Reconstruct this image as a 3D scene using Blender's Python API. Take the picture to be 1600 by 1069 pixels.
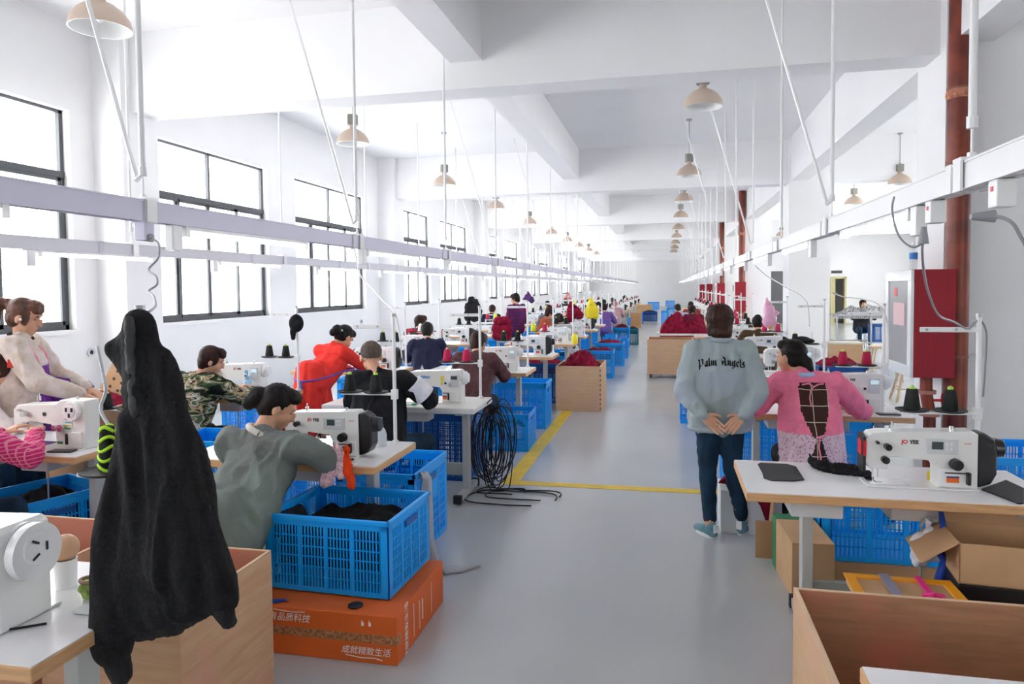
import bpy, bmesh, math, random
from mathutils import Vector, Matrix, noise, Euler
from mathutils.bvhtree import BVHTree
PI=math.pi; R_=math.radians
for o in list(bpy.data.objects): bpy.data.objects.remove(o)
S=bpy.context.scene; COL=S.collection
# ---------------------------------------------------------------- camera
F_=1110.; CX,CY=800.,497.; HC=1.70; ROLL=.010; PITCH=math.atan(46.5/F_); YAW=.214887
fw=Vector((-math.sin(YAW)*math.cos(PITCH),math.cos(YAW)*math.cos(PITCH),-math.sin(PITCH)))
r0=Vector((math.cos(YAW),math.sin(YAW),0)); u0=r0.cross(fw)
RR=r0*math.cos(ROLL)-u0*math.sin(ROLL); UU=u0*math.cos(ROLL)+r0*math.sin(ROLL)
CP=Vector((0,0,HC))
cd=bpy.data.cameras.new('camera'); cam=bpy.data.objects.new('camera',cd); COL.objects.link(cam)
cd.sensor_width=36; cd.lens=36*F_/1600; cd.shift_y=-37.5/1600; cd.clip_start=.05; cd.clip_end=300
M=Matrix.Identity(4)
for i in range(3): M[i][0]=RR[i]; M[i][1]=UU[i]; M[i][2]=-fw[i]; M[i][3]=CP[i]
cam.matrix_world=M; S.camera=cam
def ray(px,py): return fw+RR*((px-CX)/F_)-UU*((py-CY)/F_)
def onz(px,py,z=0):
    d=ray(px,py); return CP+d*((z-HC)/d.z)
def ony(px,py,y):
    d=ray(px,py); return CP+d*(y/d.y)
# ---------------------------------------------------------------- world, light, exposure
w=bpy.data.worlds.new('daylight'); S.world=w; w.use_nodes=True
bg=w.node_tree.nodes['Background']; bg.inputs[0].default_value=(.98,.985,1,1); bg.inputs[1].default_value=3.2
S.view_settings.view_transform='Standard'; S.view_settings.look='None'; S.view_settings.gamma=1
S.view_settings.exposure=1.6
S.cycles.max_bounces=10; S.cycles.diffuse_bounces=7; S.cycles.glossy_bounces=3; S.cycles.transmission_bounces=4
S.cycles.transparent_max_bounces=12; S.cycles.sample_clamp_indirect=6; S.cycles.caustics_reflective=False; S.cycles.caustics_refractive=False
ND=bpy.data
# ---------------------------------------------------------------- materials
MATS={}
def newmat(n):
    m=ND.materials.new(n); m.use_nodes=True; MATS[n]=m; nt=m.node_tree; return m,nt,nt.nodes['Principled BSDF']
def mat(n,c,rough=.6,metal=0,var=0,vs=8,bump=0,bs=40,emit=0,spec=.5,c2=None,stretch=None,trans=0,alpha=1,coat=0):
    if n in MATS: return MATS[n]
    m,nt,b=newmat(n); N=nt.nodes; L=nt.links
    b.inputs['Base Color'].default_value=(*c,1); b.inputs['Roughness'].default_value=rough; b.inputs['Metallic'].default_value=metal
    b.inputs['Specular IOR Level'].default_value=spec; b.inputs['Alpha'].default_value=alpha
    b.inputs['Transmission Weight'].default_value=trans; b.inputs['Coat Weight'].default_value=coat
    if emit: b.inputs['Emission Color'].default_value=(*c,1); b.inputs['Emission Strength'].default_value=emit
    if var or bump or c2:
        tc=N.new('ShaderNodeTexCoord'); mp=N.new('ShaderNodeMapping'); L.new(tc.outputs['Object'],mp.inputs[0])
        if stretch: mp.inputs['Scale'].default_value=stretch
    if var or c2:
        nz=N.new('ShaderNodeTexNoise'); nz.inputs['Scale'].default_value=vs; nz.inputs['Detail'].default_value=5; L.new(mp.outputs[0],nz.inputs[0])
        cr=N.new('ShaderNodeValToRGB'); cr.color_ramp.elements[0].position=.35; cr.color_ramp.elements[1].position=.65
        a=tuple(x*(1-var) for x in c); d=c2 if c2 else tuple(min(1,x*(1+var)) for x in c)
        cr.color_ramp.elements[0].color=(*a,1); cr.color_ramp.elements[1].color=(*d,1)
        L.new(nz.outputs[0],cr.inputs[0]); L.new(cr.outputs[0],b.inputs['Base Color'])
    if bump:
        n2=N.new('ShaderNodeTexNoise'); n2.inputs['Scale'].default_value=bs; n2.inputs['Detail'].default_value=4; L.new(mp.outputs[0],n2.inputs[0])
        bp=N.new('ShaderNodeBump'); bp.inputs['Strength'].default_value=bump; bp.inputs['Distance'].default_value=.02; L.new(n2.outputs[0],bp.inputs['Height']); L.new(bp.outputs[0],b.inputs['Normal'])
    return m
def cloth(n,c,var=.12,rough=.9,c2=None): return mat(n,c,rough,var=var,vs=14,bump=.25,bs=60,spec=.2,c2=c2)
wallm=mat('white_plaster',(.86,.86,.86),.7,var=.015,vs=1.2,bump=.03,bs=12)
ceilm=mat('ceiling_paint',(.86,.86,.865),.75,var=.015,vs=.8)
frm=mat('dark_window_frame',(.07,.075,.085),.4)
white=mat('white_enamel',(.82,.82,.82),.3,coat=.3)
wht2=mat('machine_white',(.80,.80,.785),.28,coat=.4)
wht3=mat('machine_cream',(.77,.76,.72),.3,coat=.4)
blk=mat('black_plastic',(.012,.012,.014),.35)
drk=mat('dark_rubber',(.02,.02,.022),.7)
chrome=mat('chrome',(.7,.7,.7),.2,1)
steel=mat('steel_grey',(.45,.46,.46),.4,.6)
galv=mat('grey_paint',(.38,.42,.39),.45)
galv2=mat('grey_powder_coat',(.45,.46,.45),.4)
lamin=mat('white_laminate',(.80,.79,.80),.25,var=.02,vs=5)
edge=mat('wood_edge',(.62,.36,.17),.5,var=.12,vs=6,stretch=(1,1,12))
lil=mat('lilac_white_rail',(.66,.64,.78),.4)
rpaint=mat('rail_white',(.80,.81,.82),.35)
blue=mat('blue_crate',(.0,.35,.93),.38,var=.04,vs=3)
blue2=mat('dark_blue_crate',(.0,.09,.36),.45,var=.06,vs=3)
teal=mat('teal_crate',(.0,.16,.22),.45)
tube=mat('tube_light',(1,1,1),.4,emit=2.2)
maroon=cloth('maroon_cloth',(.22,.006,.03),.35)
mar2=cloth('dark_maroon_cloth',(.10,.004,.018),.3)
blkc=cloth('black_cloth',(.012,.012,.014),.3)
orange=mat('orange_card',(.72,.13,.015),.6,var=.05,vs=5)
card=mat('brown_card',(.46,.26,.13),.75,var=.08,vs=4)
card2=mat('pale_card',(.55,.34,.18),.75,var=.08,vs=4)
greenp=mat('green_print',(.03,.22,.09),.6)
redp=mat('red_paint',(.30,.002,.014),.6,var=.1,vs=3,stretch=(30,30,.5))
pipem=mat('red_oxide_pipe',(.17,.022,.015),.4,var=.35,vs=3,c2=(.30,.05,.018))
yel=mat('yellow_marking',(.80,.55,.03),.45,var=.06,vs=6)
skin=mat('skin',(.62,.34,.22),.5,var=.05,vs=12,spec=.3)
hairm=mat('dark_hair',(.008,.0055,.005),.6,var=.4,vs=30,stretch=(1,1,.1),bump=.3,bs=60,spec=.25)
hairb=mat('brown_hair',(.035,.014,.009),.6,var=.4,vs=30,stretch=(1,1,.1),bump=.3,bs=60,spec=.25)
hairr=mat('reddish_hair',(.03,.009,.008),.6,var=.4,vs=30,stretch=(1,1,.1),bump=.3,bs=60,spec=.25)
lipm=mat('lip',(.42,.10,.09),.5); eyem=mat('eye_dark',(.01,.008,.008),.3)
redk=mat('red_plastic',(.65,.01,.02),.35)
screen=mat('display_screen',(.55,.75,.8),.25,emit=.15); screend=mat('display_dark',(.05,.07,.08),.2)
yplas=mat('yellow_plastic',(.85,.72,.02),.35)
pcol=mat('panel_grey',(.62,.64,.66),.35)
def wood(n,a,b,pink,sc=2.2,ps=3.0):
    m,nt,p=newmat(n); N=nt.nodes; L=nt.links
    tc=N.new('ShaderNodeTexCoord'); mp=N.new('ShaderNodeMapping'); mp.inputs['Scale'].default_value=(1,1,9); L.new(tc.outputs['Object'],mp.inputs[0])
    n1=N.new('ShaderNodeTexNoise'); n1.inputs['Scale'].default_value=sc*2; n1.inputs['Detail'].default_value=6; n1.inputs['Distortion'].default_value=.6; L.new(mp.outputs[0],n1.inputs[0])
    c=N.new('ShaderNodeValToRGB'); c.color_ramp.elements[0].color=(*a,1); c.color_ramp.elements[1].color=(*b,1); c.color_ramp.elements[0].position=.3; c.color_ramp.elements[1].position=.7; L.new(n1.outputs[0],c.inputs[0])
    n2=N.new('ShaderNodeTexNoise'); n2.inputs['Scale'].default_value=ps; L.new(tc.outputs['Object'],n2.inputs[0])
    c2=N.new('ShaderNodeValToRGB'); c2.color_ramp.elements[0].position=.48; c2.color_ramp.elements[1].position=.62; L.new(n2.outputs[0],c2.inputs[0])
    mx=N.new('ShaderNodeMixRGB'); mx.inputs[2].default_value=(*pink,1); L.new(c2.outputs[0],mx.inputs[0]); L.new(c.outputs[0],mx.inputs[1])
    L.new(mx.outputs[0],p.inputs['Base Color']); p.inputs['Roughness'].default_value=.65; return m
ply=wood('plywood',(.52,.30,.165),(.60,.385,.225),(.62,.32,.22))
ply2=wood('plywood_pale',(.56,.345,.195),(.63,.42,.25),(.60,.36,.235))
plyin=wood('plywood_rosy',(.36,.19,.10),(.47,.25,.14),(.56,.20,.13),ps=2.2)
def floor_mat():
    m,nt,p=newmat('grey_epoxy'); N=nt.nodes; L=nt.links
    tc=N.new('ShaderNodeTexCoord'); n=N.new('ShaderNodeTexNoise'); n.inputs['Scale'].default_value=.6; n.inputs['Detail'].default_value=6; L.new(tc.outputs['Object'],n.inputs[0])
    c=N.new('ShaderNodeValToRGB'); c.color_ramp.elements[0].color=(.44,.46,.47,1); c.color_ramp.elements[1].color=(.51,.525,.53,1); c.color_ramp.elements[0].position=.3; c.color_ramp.elements[1].position=.7
    L.new(n.outputs[0],c.inputs[0]); L.new(c.outputs[0],p.inputs['Base Color'])
    n2=N.new('ShaderNodeTexNoise'); n2.inputs['Scale'].default_value=2.5; n2.inputs['Detail'].default_value=3; L.new(tc.outputs['Object'],n2.inputs[0])
    mr=N.new('ShaderNodeMapRange'); mr.inputs[1].default_value=-.5; mr.inputs[2].default_value=1.5; mr.inputs[3].default_value=.12; mr.inputs[4].default_value=.30; L.new(n2.outputs[0],mr.inputs[0]); L.new(mr.outputs[0],p.inputs['Roughness'])
    return m
floorm=floor_mat()
def ramp_mat(n,kind,cols,scale=20,rough=.85,stretch=(1,1,1)):
    m,nt,p=newmat(n); N=nt.nodes; L=nt.links
    tc=N.new('ShaderNodeTexCoord'); mp=N.new('ShaderNodeMapping'); mp.inputs['Scale'].default_value=stretch; L.new(tc.outputs['Object'],mp.inputs[0])
    if kind=='noise': t=N.new('ShaderNodeTexNoise'); t.inputs['Scale'].default_value=scale; t.inputs['Detail'].default_value=2; t.inputs['Distortion'].default_value=1.0
    else: t=N.new('ShaderNodeTexVoronoi'); t.inputs['Scale'].default_value=scale
    L.new(mp.outputs[0],t.inputs[0]); c=N.new('ShaderNodeValToRGB'); c.color_ramp.interpolation='CONSTANT'
    e=c.color_ramp.elements
    for i,(pos,cc) in enumerate(cols):
        x=e[i] if i<2 else e.new(pos); x.position=pos; x.color=(*cc,1)
    L.new(t.outputs[0],c.inputs[0]); L.new(c.outputs[0],p.inputs['Base Color']); p.inputs['Roughness'].default_value=rough; p.inputs['Specular IOR Level'].default_value=.2
    return m
camo=ramp_mat('camouflage','noise',[(0,(.015,.018,.015)),(.42,(.05,.10,.035)),(.49,(.42,.30,.17)),(.54,(.02,.02,.02)),(.575,(.55,.52,.44)),(.64,(.08,.12,.05))],7,stretch=(1,1,2.6))
def plaid(n,base,line,sx,wd=.08,line2=None):
    m,nt,p=newmat(n); N=nt.nodes; L=nt.links
    tc=N.new('ShaderNodeTexCoord'); sp=N.new('ShaderNodeSeparateXYZ'); L.new(tc.outputs['Object'],sp.inputs[0]); outs=[]
    for ax in (0,2):
        a=N.new('ShaderNodeMath'); a.operation='MULTIPLY'; a.inputs[1].default_value=sx; L.new(sp.outputs[ax],a.inputs[0])
        f=N.new('ShaderNodeMath'); f.operation='FRACT'; L.new(a.outputs[0],f.inputs[0])
        g=N.new('ShaderNodeMath'); g.operation='LESS_THAN'; g.inputs[1].default_value=wd; L.new(f.outputs[0],g.inputs[0]); outs.append(g)
    x=N.new('ShaderNodeMath'); x.operation='MAXIMUM'; L.new(outs[0].outputs[0],x.inputs[0]); L.new(outs[1].outputs[0],x.inputs[1])
    mx=N.new('ShaderNodeMixRGB'); mx.inputs[1].default_value=(*base,1); mx.inputs[2].default_value=(*line,1); L.new(x.outputs[0],mx.inputs[0]); L.new(mx.outputs[0],p.inputs['Base Color'])
    p.inputs['Roughness'].default_value=.9; p.inputs['Specular IOR Level'].default_value=.2; return m
pinkcheck=plaid('pink_check',(.62,.03,.16),(.75,.25,.36),45,.22)
brownplaid=plaid('brown_window_check',(.05,.022,.016),(.62,.55,.45),10,.045)
gingham=plaid('navy_gingham',(.02,.02,.05),(.6,.6,.62),40,.45)
purpat=ramp_mat('purple_pattern','voronoi',[(0,(.12,.03,.28)),(.3,(.35,.05,.12)),(.42,(.08,.10,.35))],22)
print_=ramp_mat('lilac_floral','voronoi',[(0,(.20,.10,.30)),(.26,(.62,.42,.50)),(.5,(.66,.50,.55))],70,stretch=(1,1,1))
sweatm=mat('sage_blue_sweatshirt',(.32,.385,.365),.9,spec=.2,var=.0,vs=3.2,c2=(.34,.39,.45),bump=.2,bs=60)
jean=mat('dark_denim',(.012,.035,.065),.85,var=.35,vs=5,bump=.15,bs=90,spec=.2)
def glass_mat(n='window_glass',tint=(1,1,1),gl=.05):
    m=ND.materials.new(n); m.use_nodes=True; nt=m.node_tree; N=nt.nodes; L=nt.links; N.clear()
    o=N.new('ShaderNodeOutputMaterial'); t=N.new('ShaderNodeBsdfTransparent'); t.inputs[0].default_value=(*tint,1); g=N.new('ShaderNodeBsdfGlossy'); g.inputs['Roughness'].default_value=.05
    x=N.new('ShaderNodeMixShader'); x.inputs[0].default_value=gl; L.new(t.outputs[0],x.inputs[1]); L.new(g.outputs[0],x.inputs[2]); L.new(x.outputs[0],o.inputs[0]); MATS[n]=m; return m
glass=glass_mat()
def film(n,c,a):
    m=ND.materials.new(n); m.use_nodes=True; nt=m.node_tree; N=nt.nodes; L=nt.links; b=N['Principled BSDF']; b.inputs['Base Color'].default_value=(*c,1); b.inputs['Roughness'].default_value=.25; b.inputs['Alpha'].default_value=a
    MATS[n]=m; return m
# ---------------------------------------------------------------- mesh helpers
class MB:
    def __init__(s): s.v=[]; s.f=[]; s.mi=[]; s.m=0
    def add(s,vs,fs,T=None):
        k=len(s.v); s.v+=[tuple(T@Vector(v)) if T else tuple(v) for v in vs]; s.f+=[tuple(i+k for i in f) for f in fs]; s.mi+=[s.m]*len(fs); return s
    def box(s,x0,x1,y0,y1,z0,z1,T=None):
        return s.add([(x,y,z) for z in (z0,z1) for y in (y0,y1) for x in (x0,x1)],[(0,2,3,1),(4,5,7,6),(0,1,5,4),(2,6,7,3),(0,4,6,2),(1,3,7,5)],T)
    def cyl(s,a,b,ra,rb=None,n=12,caps=True):
        a=Vector(a);b=Vector(b); rb=ra if rb is None else rb; d=(b-a).normalized(); u=d.orthogonal().normalized(); v=d.cross(u); k=len(s.v); vs=[];fs=[]
        for c,r in ((a,ra),(b,rb)):
            for i in range(n): t=2*PI*i/n; vs.append(c+u*(r*math.cos(t))+v*(r*math.sin(t)))
        for i in range(n): j=(i+1)%n; fs.append((i,j,n+j,n+i))
        if caps: fs.append(tuple(range(n-1,-1,-1))); fs.append(tuple(range(n,2*n)))
        return s.add(vs,fs)
    def tube(s,pts,r,n=6,caps=True):
        P=[Vector(p) for p in pts]; vs=[];fs=[]; u=None
        for i,p in enumerate(P):
            d=(P[min(i+1,len(P)-1)]-P[max(i-1,0)]).normalized()
            u=(d.orthogonal() if u is None else u-d*u.dot(d)); 
            if u.length<1e-6: u=d.orthogonal()
            u.normalize(); v=d.cross(u); rr=r[i] if isinstance(r,(list,tuple)) else r
            for k in range(n): t=2*PI*k/n; vs.append(p+u*(rr*math.cos(t))+v*(rr*math.sin(t)))
        for i in range(len(P)-1):
            for k in range(n): j=(k+1)%n; fs.append((i*n+k,i*n+j,i*n+n+j,i*n+n+k))
        if caps: fs.append(tuple(range(n-1,-1,-1))); fs.append(tuple(range(len(vs)-n,len(vs))))
        return s.add(vs,fs)
    def lathe(s,prof,c=(0,0,0),n=24,T=None):
        vs=[];fs=[]
        for r,z in prof:
            for k in range(n): t=2*PI*k/n; vs.append((c[0]+r*math.cos(t),c[1]+r*math.sin(t),c[2]+z))
        m=len(prof)
        for i in range(m-1):
            for k in range(n): j=(k+1)%n; fs.append((i*n+k,i*n+j,i*n+n+j,i*n+n+k))
        if prof[0][0]>1e-5 and prof[0]!=prof[-1]: fs.append(tuple(range(n-1,-1,-1)))
        if prof[-1][0]>1e-5 and prof[0]!=prof[-1]: fs.append(tuple(range((m-1)*n,m*n)))
        return s.add(vs,fs,T)
    def prism(s,poly,y0,y1,T=None,axis='y'):
        n=len(poly); mk={'y':lambda a,b,t:(a,t,b),'z':lambda a,b,t:(a,b,t),'x':lambda a,b,t:(t,a,b)}[axis]
        vs=[mk(a,b,y0) for a,b in poly]+[mk(a,b,y1) for a,b in poly]
        fs=[tuple(range(n)),tuple(range(2*n-1,n-1,-1))]+[(i,n+i,n+(i+1)%n,(i+1)%n) for i in range(n)]
        return s.add(vs,fs,T)
    def ell(s,c,r,T=None,nu=12,nv=8):
        vs=[(0,0,-1)];fs=[]; 
        for i in range(1,nv):
            a=PI*i/nv-PI/2
            for k in range(nu): t=2*PI*k/nu; vs.append((math.cos(a)*math.cos(t),math.cos(a)*math.sin(t),math.sin(a)))
        vs.append((0,0,1)); e=len(vs)-1
        for k in range(nu): j=(k+1)%nu; fs.append((0,1+j,1+k)); fs.append((e,e-nu+k,e-nu+j))
        for i in range(nv-2):
            for k in range(nu): j=(k+1)%nu; a=1+i*nu; fs.append((a+k,a+j,a+nu+j,a+nu+k))
        r=(r,r,r) if isinstance(r,(int,float)) else r; Q=Matrix.Translation(c)@(T.to_4x4() if T else Matrix.Identity(4))@Matrix.Diagonal((*r,1))
        return s.add(vs,fs,Q)
    def cap(s,a,b,ra,rb=None):
        rb=ra if rb is None else rb; a=Vector(a);b=Vector(b); s.ell(a,ra,nu=10,nv=6); s.ell(b,rb,nu=10,nv=6)
        if (b-a).length>1e-4: s.cyl(a,b,ra,rb,10)
        return s
    def mesh(s,name='m'):
        m=ND.meshes.new(name); m.from_pydata(s.v,[],s.f); m.update(); return m
CH={}
def link(o,parent=None):
    COL.objects.link(o)
    if parent: o.parent=parent; CH.setdefault(parent.name,[]).append(o)
    return o
def ob(name,mb,ms,parent=None,smooth=False,bevel=0,seg=2,loc=None,fixn=True):
    me=mb.mesh(name) if isinstance(mb,MB) else mb
    ms=ms if isinstance(ms,(list,tuple)) else [ms]
    for m in ms: me.materials.append(m)
    if isinstance(mb,MB):
        if any(mb.mi): me.polygons.foreach_set('material_index',mb.mi)
        if fixn:
            bm=bmesh.new(); bm.from_mesh(me); bmesh.ops.recalc_face_normals(bm,faces=bm.faces); bm.to_mesh(me); bm.free()
    o=ND.objects.new(name,me); link(o,parent)
    if smooth:
        me.polygons.foreach_set('use_smooth',[True]*len(me.polygons))
        if smooth!='all' : me.set_sharp_from_angle(angle=R_(40))
    if bevel:
        b=o.modifiers.new('b','BEVEL'); b.width=bevel; b.segments=seg; b.limit_method='ANGLE'; b.angle_limit=R_(40)
    if loc: o.location=loc
    return o
def tag(o,label=None,cat=None,group=None,kind=None):
    if label: o['label']=label
    if cat: o['category']=cat
    if group: o['group']=group
    if kind: o['kind']=kind
    return o
def root(name,label,cat,loc=(0,0,0),rz=0,group=None):
    o=ND.objects.new(name,None); o.empty_display_size=.1; link(o); o.location=loc; o.rotation_euler=(0,0,rz); return tag(o,label,cat,group)
def struct(o,label=None): o['kind']='structure'; 
def ST(name,mb,m,label=None,cat=None,**k):
    o=ob(name,mb,m,**k); o['kind']='structure'
    if label: o['label']=label
    if cat: o['category']=cat
    return o
def dup(o,label,loc=None,rz=None,group=None,scale=None):
    r=o.copy(); link(r)
    def rec(a,b):
        for ch in CH.get(a.name,[]):
            c=ch.copy(); link(c,b); rec(ch,c)
    rec(o,r); r['label']=label
    if loc is not None: r.location=loc
    if rz is not None: r.rotation_euler=(0,0,rz)
    if scale is not None: r.scale=scale if isinstance(scale,(tuple,list)) else (scale,)*3
    if group: r['group']=group
    elif 'group' in r.keys(): del r['group']
    return r
def children_of(o): return [c for c in ND.objects if c.parent==o]
def remesh(mb,voxel,sm=3,fold=0,fs=9,seed=0,zs=1.0):
    me=mb.mesh('tmp'); o=ND.objects.new('tmp',me); COL.objects.link(o)
    r=o.modifiers.new('r','REMESH'); r.mode='VOXEL'; r.voxel_size=voxel; r.use_smooth_shade=True
    if sm: s=o.modifiers.new('s','SMOOTH'); s.iterations=sm; s.factor=.5
    dg=bpy.context.evaluated_depsgraph_get(); dg.update(); ev=o.evaluated_get(dg); out=ND.meshes.new_from_object(ev)
    ND.objects.remove(o); ND.meshes.remove(me)
    if fold:
        off=Vector((seed*7.3,seed*3.1,seed*1.7)); nn=[v.normal.copy() for v in out.vertices]
        for v,nv in zip(out.vertices,nn):
            p=Vector((v.co.x*fs,v.co.y*fs,v.co.z*fs*zs))+off
            q=p+Vector((noise.noise(p*.7),noise.noise(p*.7+Vector((5,5,5))),0))*1.2
            h=1-2*abs(noise.noise(q)); v.co+=nv*(fold*(h-.5)+fold*.5*noise.noise(p*2.3))
    out.polygons.foreach_set('use_smooth',[True]*len(out.polygons)); out.update(); return out
def text(name,s,size,mtl,parent,loc,rot=(R_(90),0,0),ext=.0006,bold=0,sx=1,shear=0):
    c=ND.curves.new(name,'FONT'); c.body=s; c.size=size; c.extrude=ext; c.offset=bold; c.align_x='CENTER'; c.align_y='CENTER'; c.shear=shear; c.resolution_u=3
    t=ND.objects.new('t',c); COL.objects.link(t); dg=bpy.context.evaluated_depsgraph_get(); dg.update(); me=ND.meshes.new_from_object(t.evaluated_get(dg)); ND.objects.remove(t)
    me.materials.clear(); me.materials.append(mtl); o=ND.objects.new(name,me); link(o,parent); o.location=loc; o.rotation_euler=rot; o.scale=(sx,1,1); return o
ORD=['nearest','second','third','fourth','fifth','sixth','seventh','eighth','ninth','tenth','eleventh','twelfth','thirteenth','fourteenth','fifteenth','sixteenth','seventeenth','eighteenth','nineteenth','twentieth']
# ================================================================ the room
XW=-6.6; PER=8.45; ZC=4.75; YB=-9.; YE=64.; SILL,HEAD=1.28,3.76
ST('floor',MB().box(-6.9,11.2,YB-.2,YE+.2,-.1,0),floorm)
ST('ceiling',MB().box(-6.9,11.2,YB-.2,YE+.2,ZC,ZC+.15),ceilm)
wins=[]
for k in range(-2,7):
    wins.append((8.05+PER*k,10.95+PER*k)); wins.append((11.85+PER*k,14.9+PER*k) if k!=-1 else (3.6,6.87))
wins=[w_ for w_ in wins if w_[0]>YB+.2 and w_[1]<YE-.2]
wl=MB().box(XW-.3,XW,YB,YE,0,SILL).box(XW-.3,XW,YB,YE,HEAD,ZC)
y=YB
for a,b in wins: wl.box(XW-.3,XW,y,a,SILL,HEAD); y=b
wl.box(XW-.3,XW,y,YE,SILL,HEAD)
ST('wall_left',wl,wallm)
tr=MB()
for a,b in wins: tr.box(XW-.28,XW+.03,a-.04,b+.04,SILL-.05,SILL)
ST('trim_1',tr,wallm,'white plastered window sills along the window wall','sill')
wn=0
for a,b in wins:
    wn+=1; f=MB(); x=XW-.12; d=.05; L=b-a; ZT=3.03
    def bar(y0,y1,z0,z1,dx=0,dd=d): f.box(x-dd/2+dx,x+dd/2+dx,y0,y1,z0,z1)
    bar(a,b,SILL,SILL+.05); bar(a,b,HEAD-.035,HEAD); bar(a,a+.04,SILL,HEAD); bar(b-.05,b,SILL,HEAD); bar(a,b,ZT-.03,ZT+.04,0,.07)
    m=(a+b)/2; bar(m-.02,m+.02,ZT,HEAD)
    q=L/4
    for i,(p0,p1,dx) in enumerate(((a+.05,a+q+.05,.015),(a+q-.02,m,-.015),(m,b-q+.02,-.015),(b-q-.05,b-.06,.015))):
        for yy in (p0,p1-.035): bar(yy,yy+.035,SILL+.05,ZT-.03,dx,.03)
        bar(p0,p1,SILL+.05,SILL+.095,dx,.03); bar(p0,p1,ZT-.07,ZT-.03,dx,.03)
    o=ST('window_%d'%wn,f,frm,'dark framed sliding window in the white wall','window')
    ob('window_pane',MB().box(x-.004,x+.004,a+.05,b-.05,SILL+.05,HEAD-.05),glass,o)
ST('wall_back',MB().box(-6.9,11.2,YB-.2,YB,0,ZC),wallm)
ST('wall_far',MB().box(-6.9,3.4,YE,YE+.2,0,ZC),wallm)
ST('wall_right',MB().box(11,11.2,YB,2,0,1.2).box(11,11.2,YB,2,3.7,ZC).box(11,11.2,2,34,0,1.2).box(11,11.2,2,34,3.7,ZC).box(11,11.2,2,9,1.2,3.7).box(11,11.2,13,14,1.2,3.7).box(11,11.2,20,21,1.2,3.7).box(11,11.2,25,26,1.2,3.7).box(11,11.2,30,34,1.2,3.7).box(11,11.2,-9,-8,1.2,3.7).box(11,11.2,-4.3,2,1.2,3.7),wallm)  # unseen wall; openings added to let daylight brighten the right side
ST('wall_side',MB().box(3.25,3.4,34,YE,0,ZC),wallm)
ST('wall_end',MB().box(3.25,6.93,34,34.2,0,ZC).box(7.75,11,34,34.2,0,ZC).box(6.93,7.75,34,34.2,2.02,ZC).box(6.5,8.2,35.6,35.8,0,2.6).box(6.5,6.6,34.2,35.6,0,2.6).box(8.1,8.2,34.2,35.6,0,2.6).box(6.5,8.2,34.2,35.8,2.5,2.6).box(6.5,8.2,34.2,35.8,-.1,0),wallm)
dr=ST('door_1',MB().box(6.9,6.98,33.95,34.22,0,2.05).box(7.70,7.78,33.95,34.22,0,2.05).box(6.9,7.78,33.95,34.22,1.98,2.07).box(6.98,7.02,33.2,34,0,1.98).box(6.98,7.34,34.05,34.1,0,1.98),mat('cream_door',(.62,.56,.30),.5),'cream door standing open in the end wall','door')
ob('door_sign',MB().box(7.15,7.6,33.97,34.0,2.22,2.34),blk,dr)
nt=0
tb=MB(); lb=MB(); rb=MB(); cl=MB(); cr=MB()
for k in range(-2,7):
    y=7.35+PER*k; 
    if y<YB+.5 or y>YE: continue
    tb.box(XW,11,y,y+.4,3.82,ZC); cl.box(XW,-6.2,y-.15,y+.45,0,ZC); cr.box(2.47,3.27,y-.15,y+.6,0,ZC)
lb.box(-2.25,-1.9,YB,YE,4.1,ZC); rb.box(2.5,2.85,YB,YE,3.86,ZC)
ST('trim_2',tb,ceilm,'white concrete beams crossing the hall','beam')
ST('trim_3',lb,ceilm,'white concrete beam running along the hall above the aisle edge','beam')
ST('trim_4',rb,ceilm,'white concrete beam on the row of free columns','beam')
ST('trim_5',cl,wallm,'white columns standing out of the window wall','column')
ST('trim_6',cr,wallm,'row of white free-standing columns beside the machines','column')
ST('trim_7',MB().box(-1.41,-1.27,5.94,40,0,.003).box(-1.27,.62,5.95,6.07,0,.003),yel,'yellow line painted on the grey floor along the aisle','floor line')
# red oxide pipes up the free columns
for i,(x,y,r) in enumerate(((2.53,7.05,.095),(2.36,24.0,.10),(2.36,32.5,.1))):
    p=root('standpipe',['red-brown standpipe running floor to ceiling in front of the nearest column','red-brown standpipe on the third column down the hall','red-brown standpipe far down the row of columns'][i],'pipe',(x,y,0))
    ob('pipe',MB().cyl((0,0,0),(0,0,ZC),r,n=24),pipem,p,smooth=True)
    for z in (1.05,2.78,3.42): ob('clamp',MB().lathe([(r,-.008),(r+.006,-.008),(r+.006,.008),(r,.008),(r,-.008)],(0,0,z),24),mat('clamp_rust',(.25,.10,.07),.6),p)
    ob('clamp_bolt',MB().box(r*.9,r+.07,-.012,.012,1.03,1.07),steel,p)
    ob('coupling',MB().lathe([(r,0),(r+.014,.012),(r+.018,.035),(r+.012,.07),(r,.085)],(0,0,3.33),24),mat('rust',(.50,.20,.12),.8,var=.3,vs=40,bump=.4),p,smooth=True)
# fire hose cabinet
fc=root('fire_hose_cabinet','red fire cabinet with a white framed glass door on the nearest column','fire cabinet',(2.14,6.9,.87))
ob('cabinet_body',MB().box(0,.33,0,.02,0,.96).box(0,.33,.73,.75,0,.96).box(0,.33,.02,.73,0,.02).box(0,.33,.02,.73,.94,.96).box(.3,.33,.02,.73,.02,.94),redp,fc)
dd=ob('cabinet_door',MB().box(-.03,-.002,0,.75,0,.1).box(-.03,-.002,0,.75,.86,.96).box(-.03,-.002,0,.09,.1,.86).box(-.03,-.002,.66,.75,.1,.86),white,fc,bevel=.004)
ob('door_glass',MB().box(-.018,-.012,.09,.66,.1,.86),film('cabinet_glass',(.55,.56,.58),.55),dd)
st=ob('door_sticker',MB().box(-.021,-.018,.2,.52,.45,.66),mat('sticker_pink',(.75,.5,.52),.5),dd)
ob('door_sticker',MB().box(-.021,-.018,.42,.5,.72,.8),redk,dd)
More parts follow.
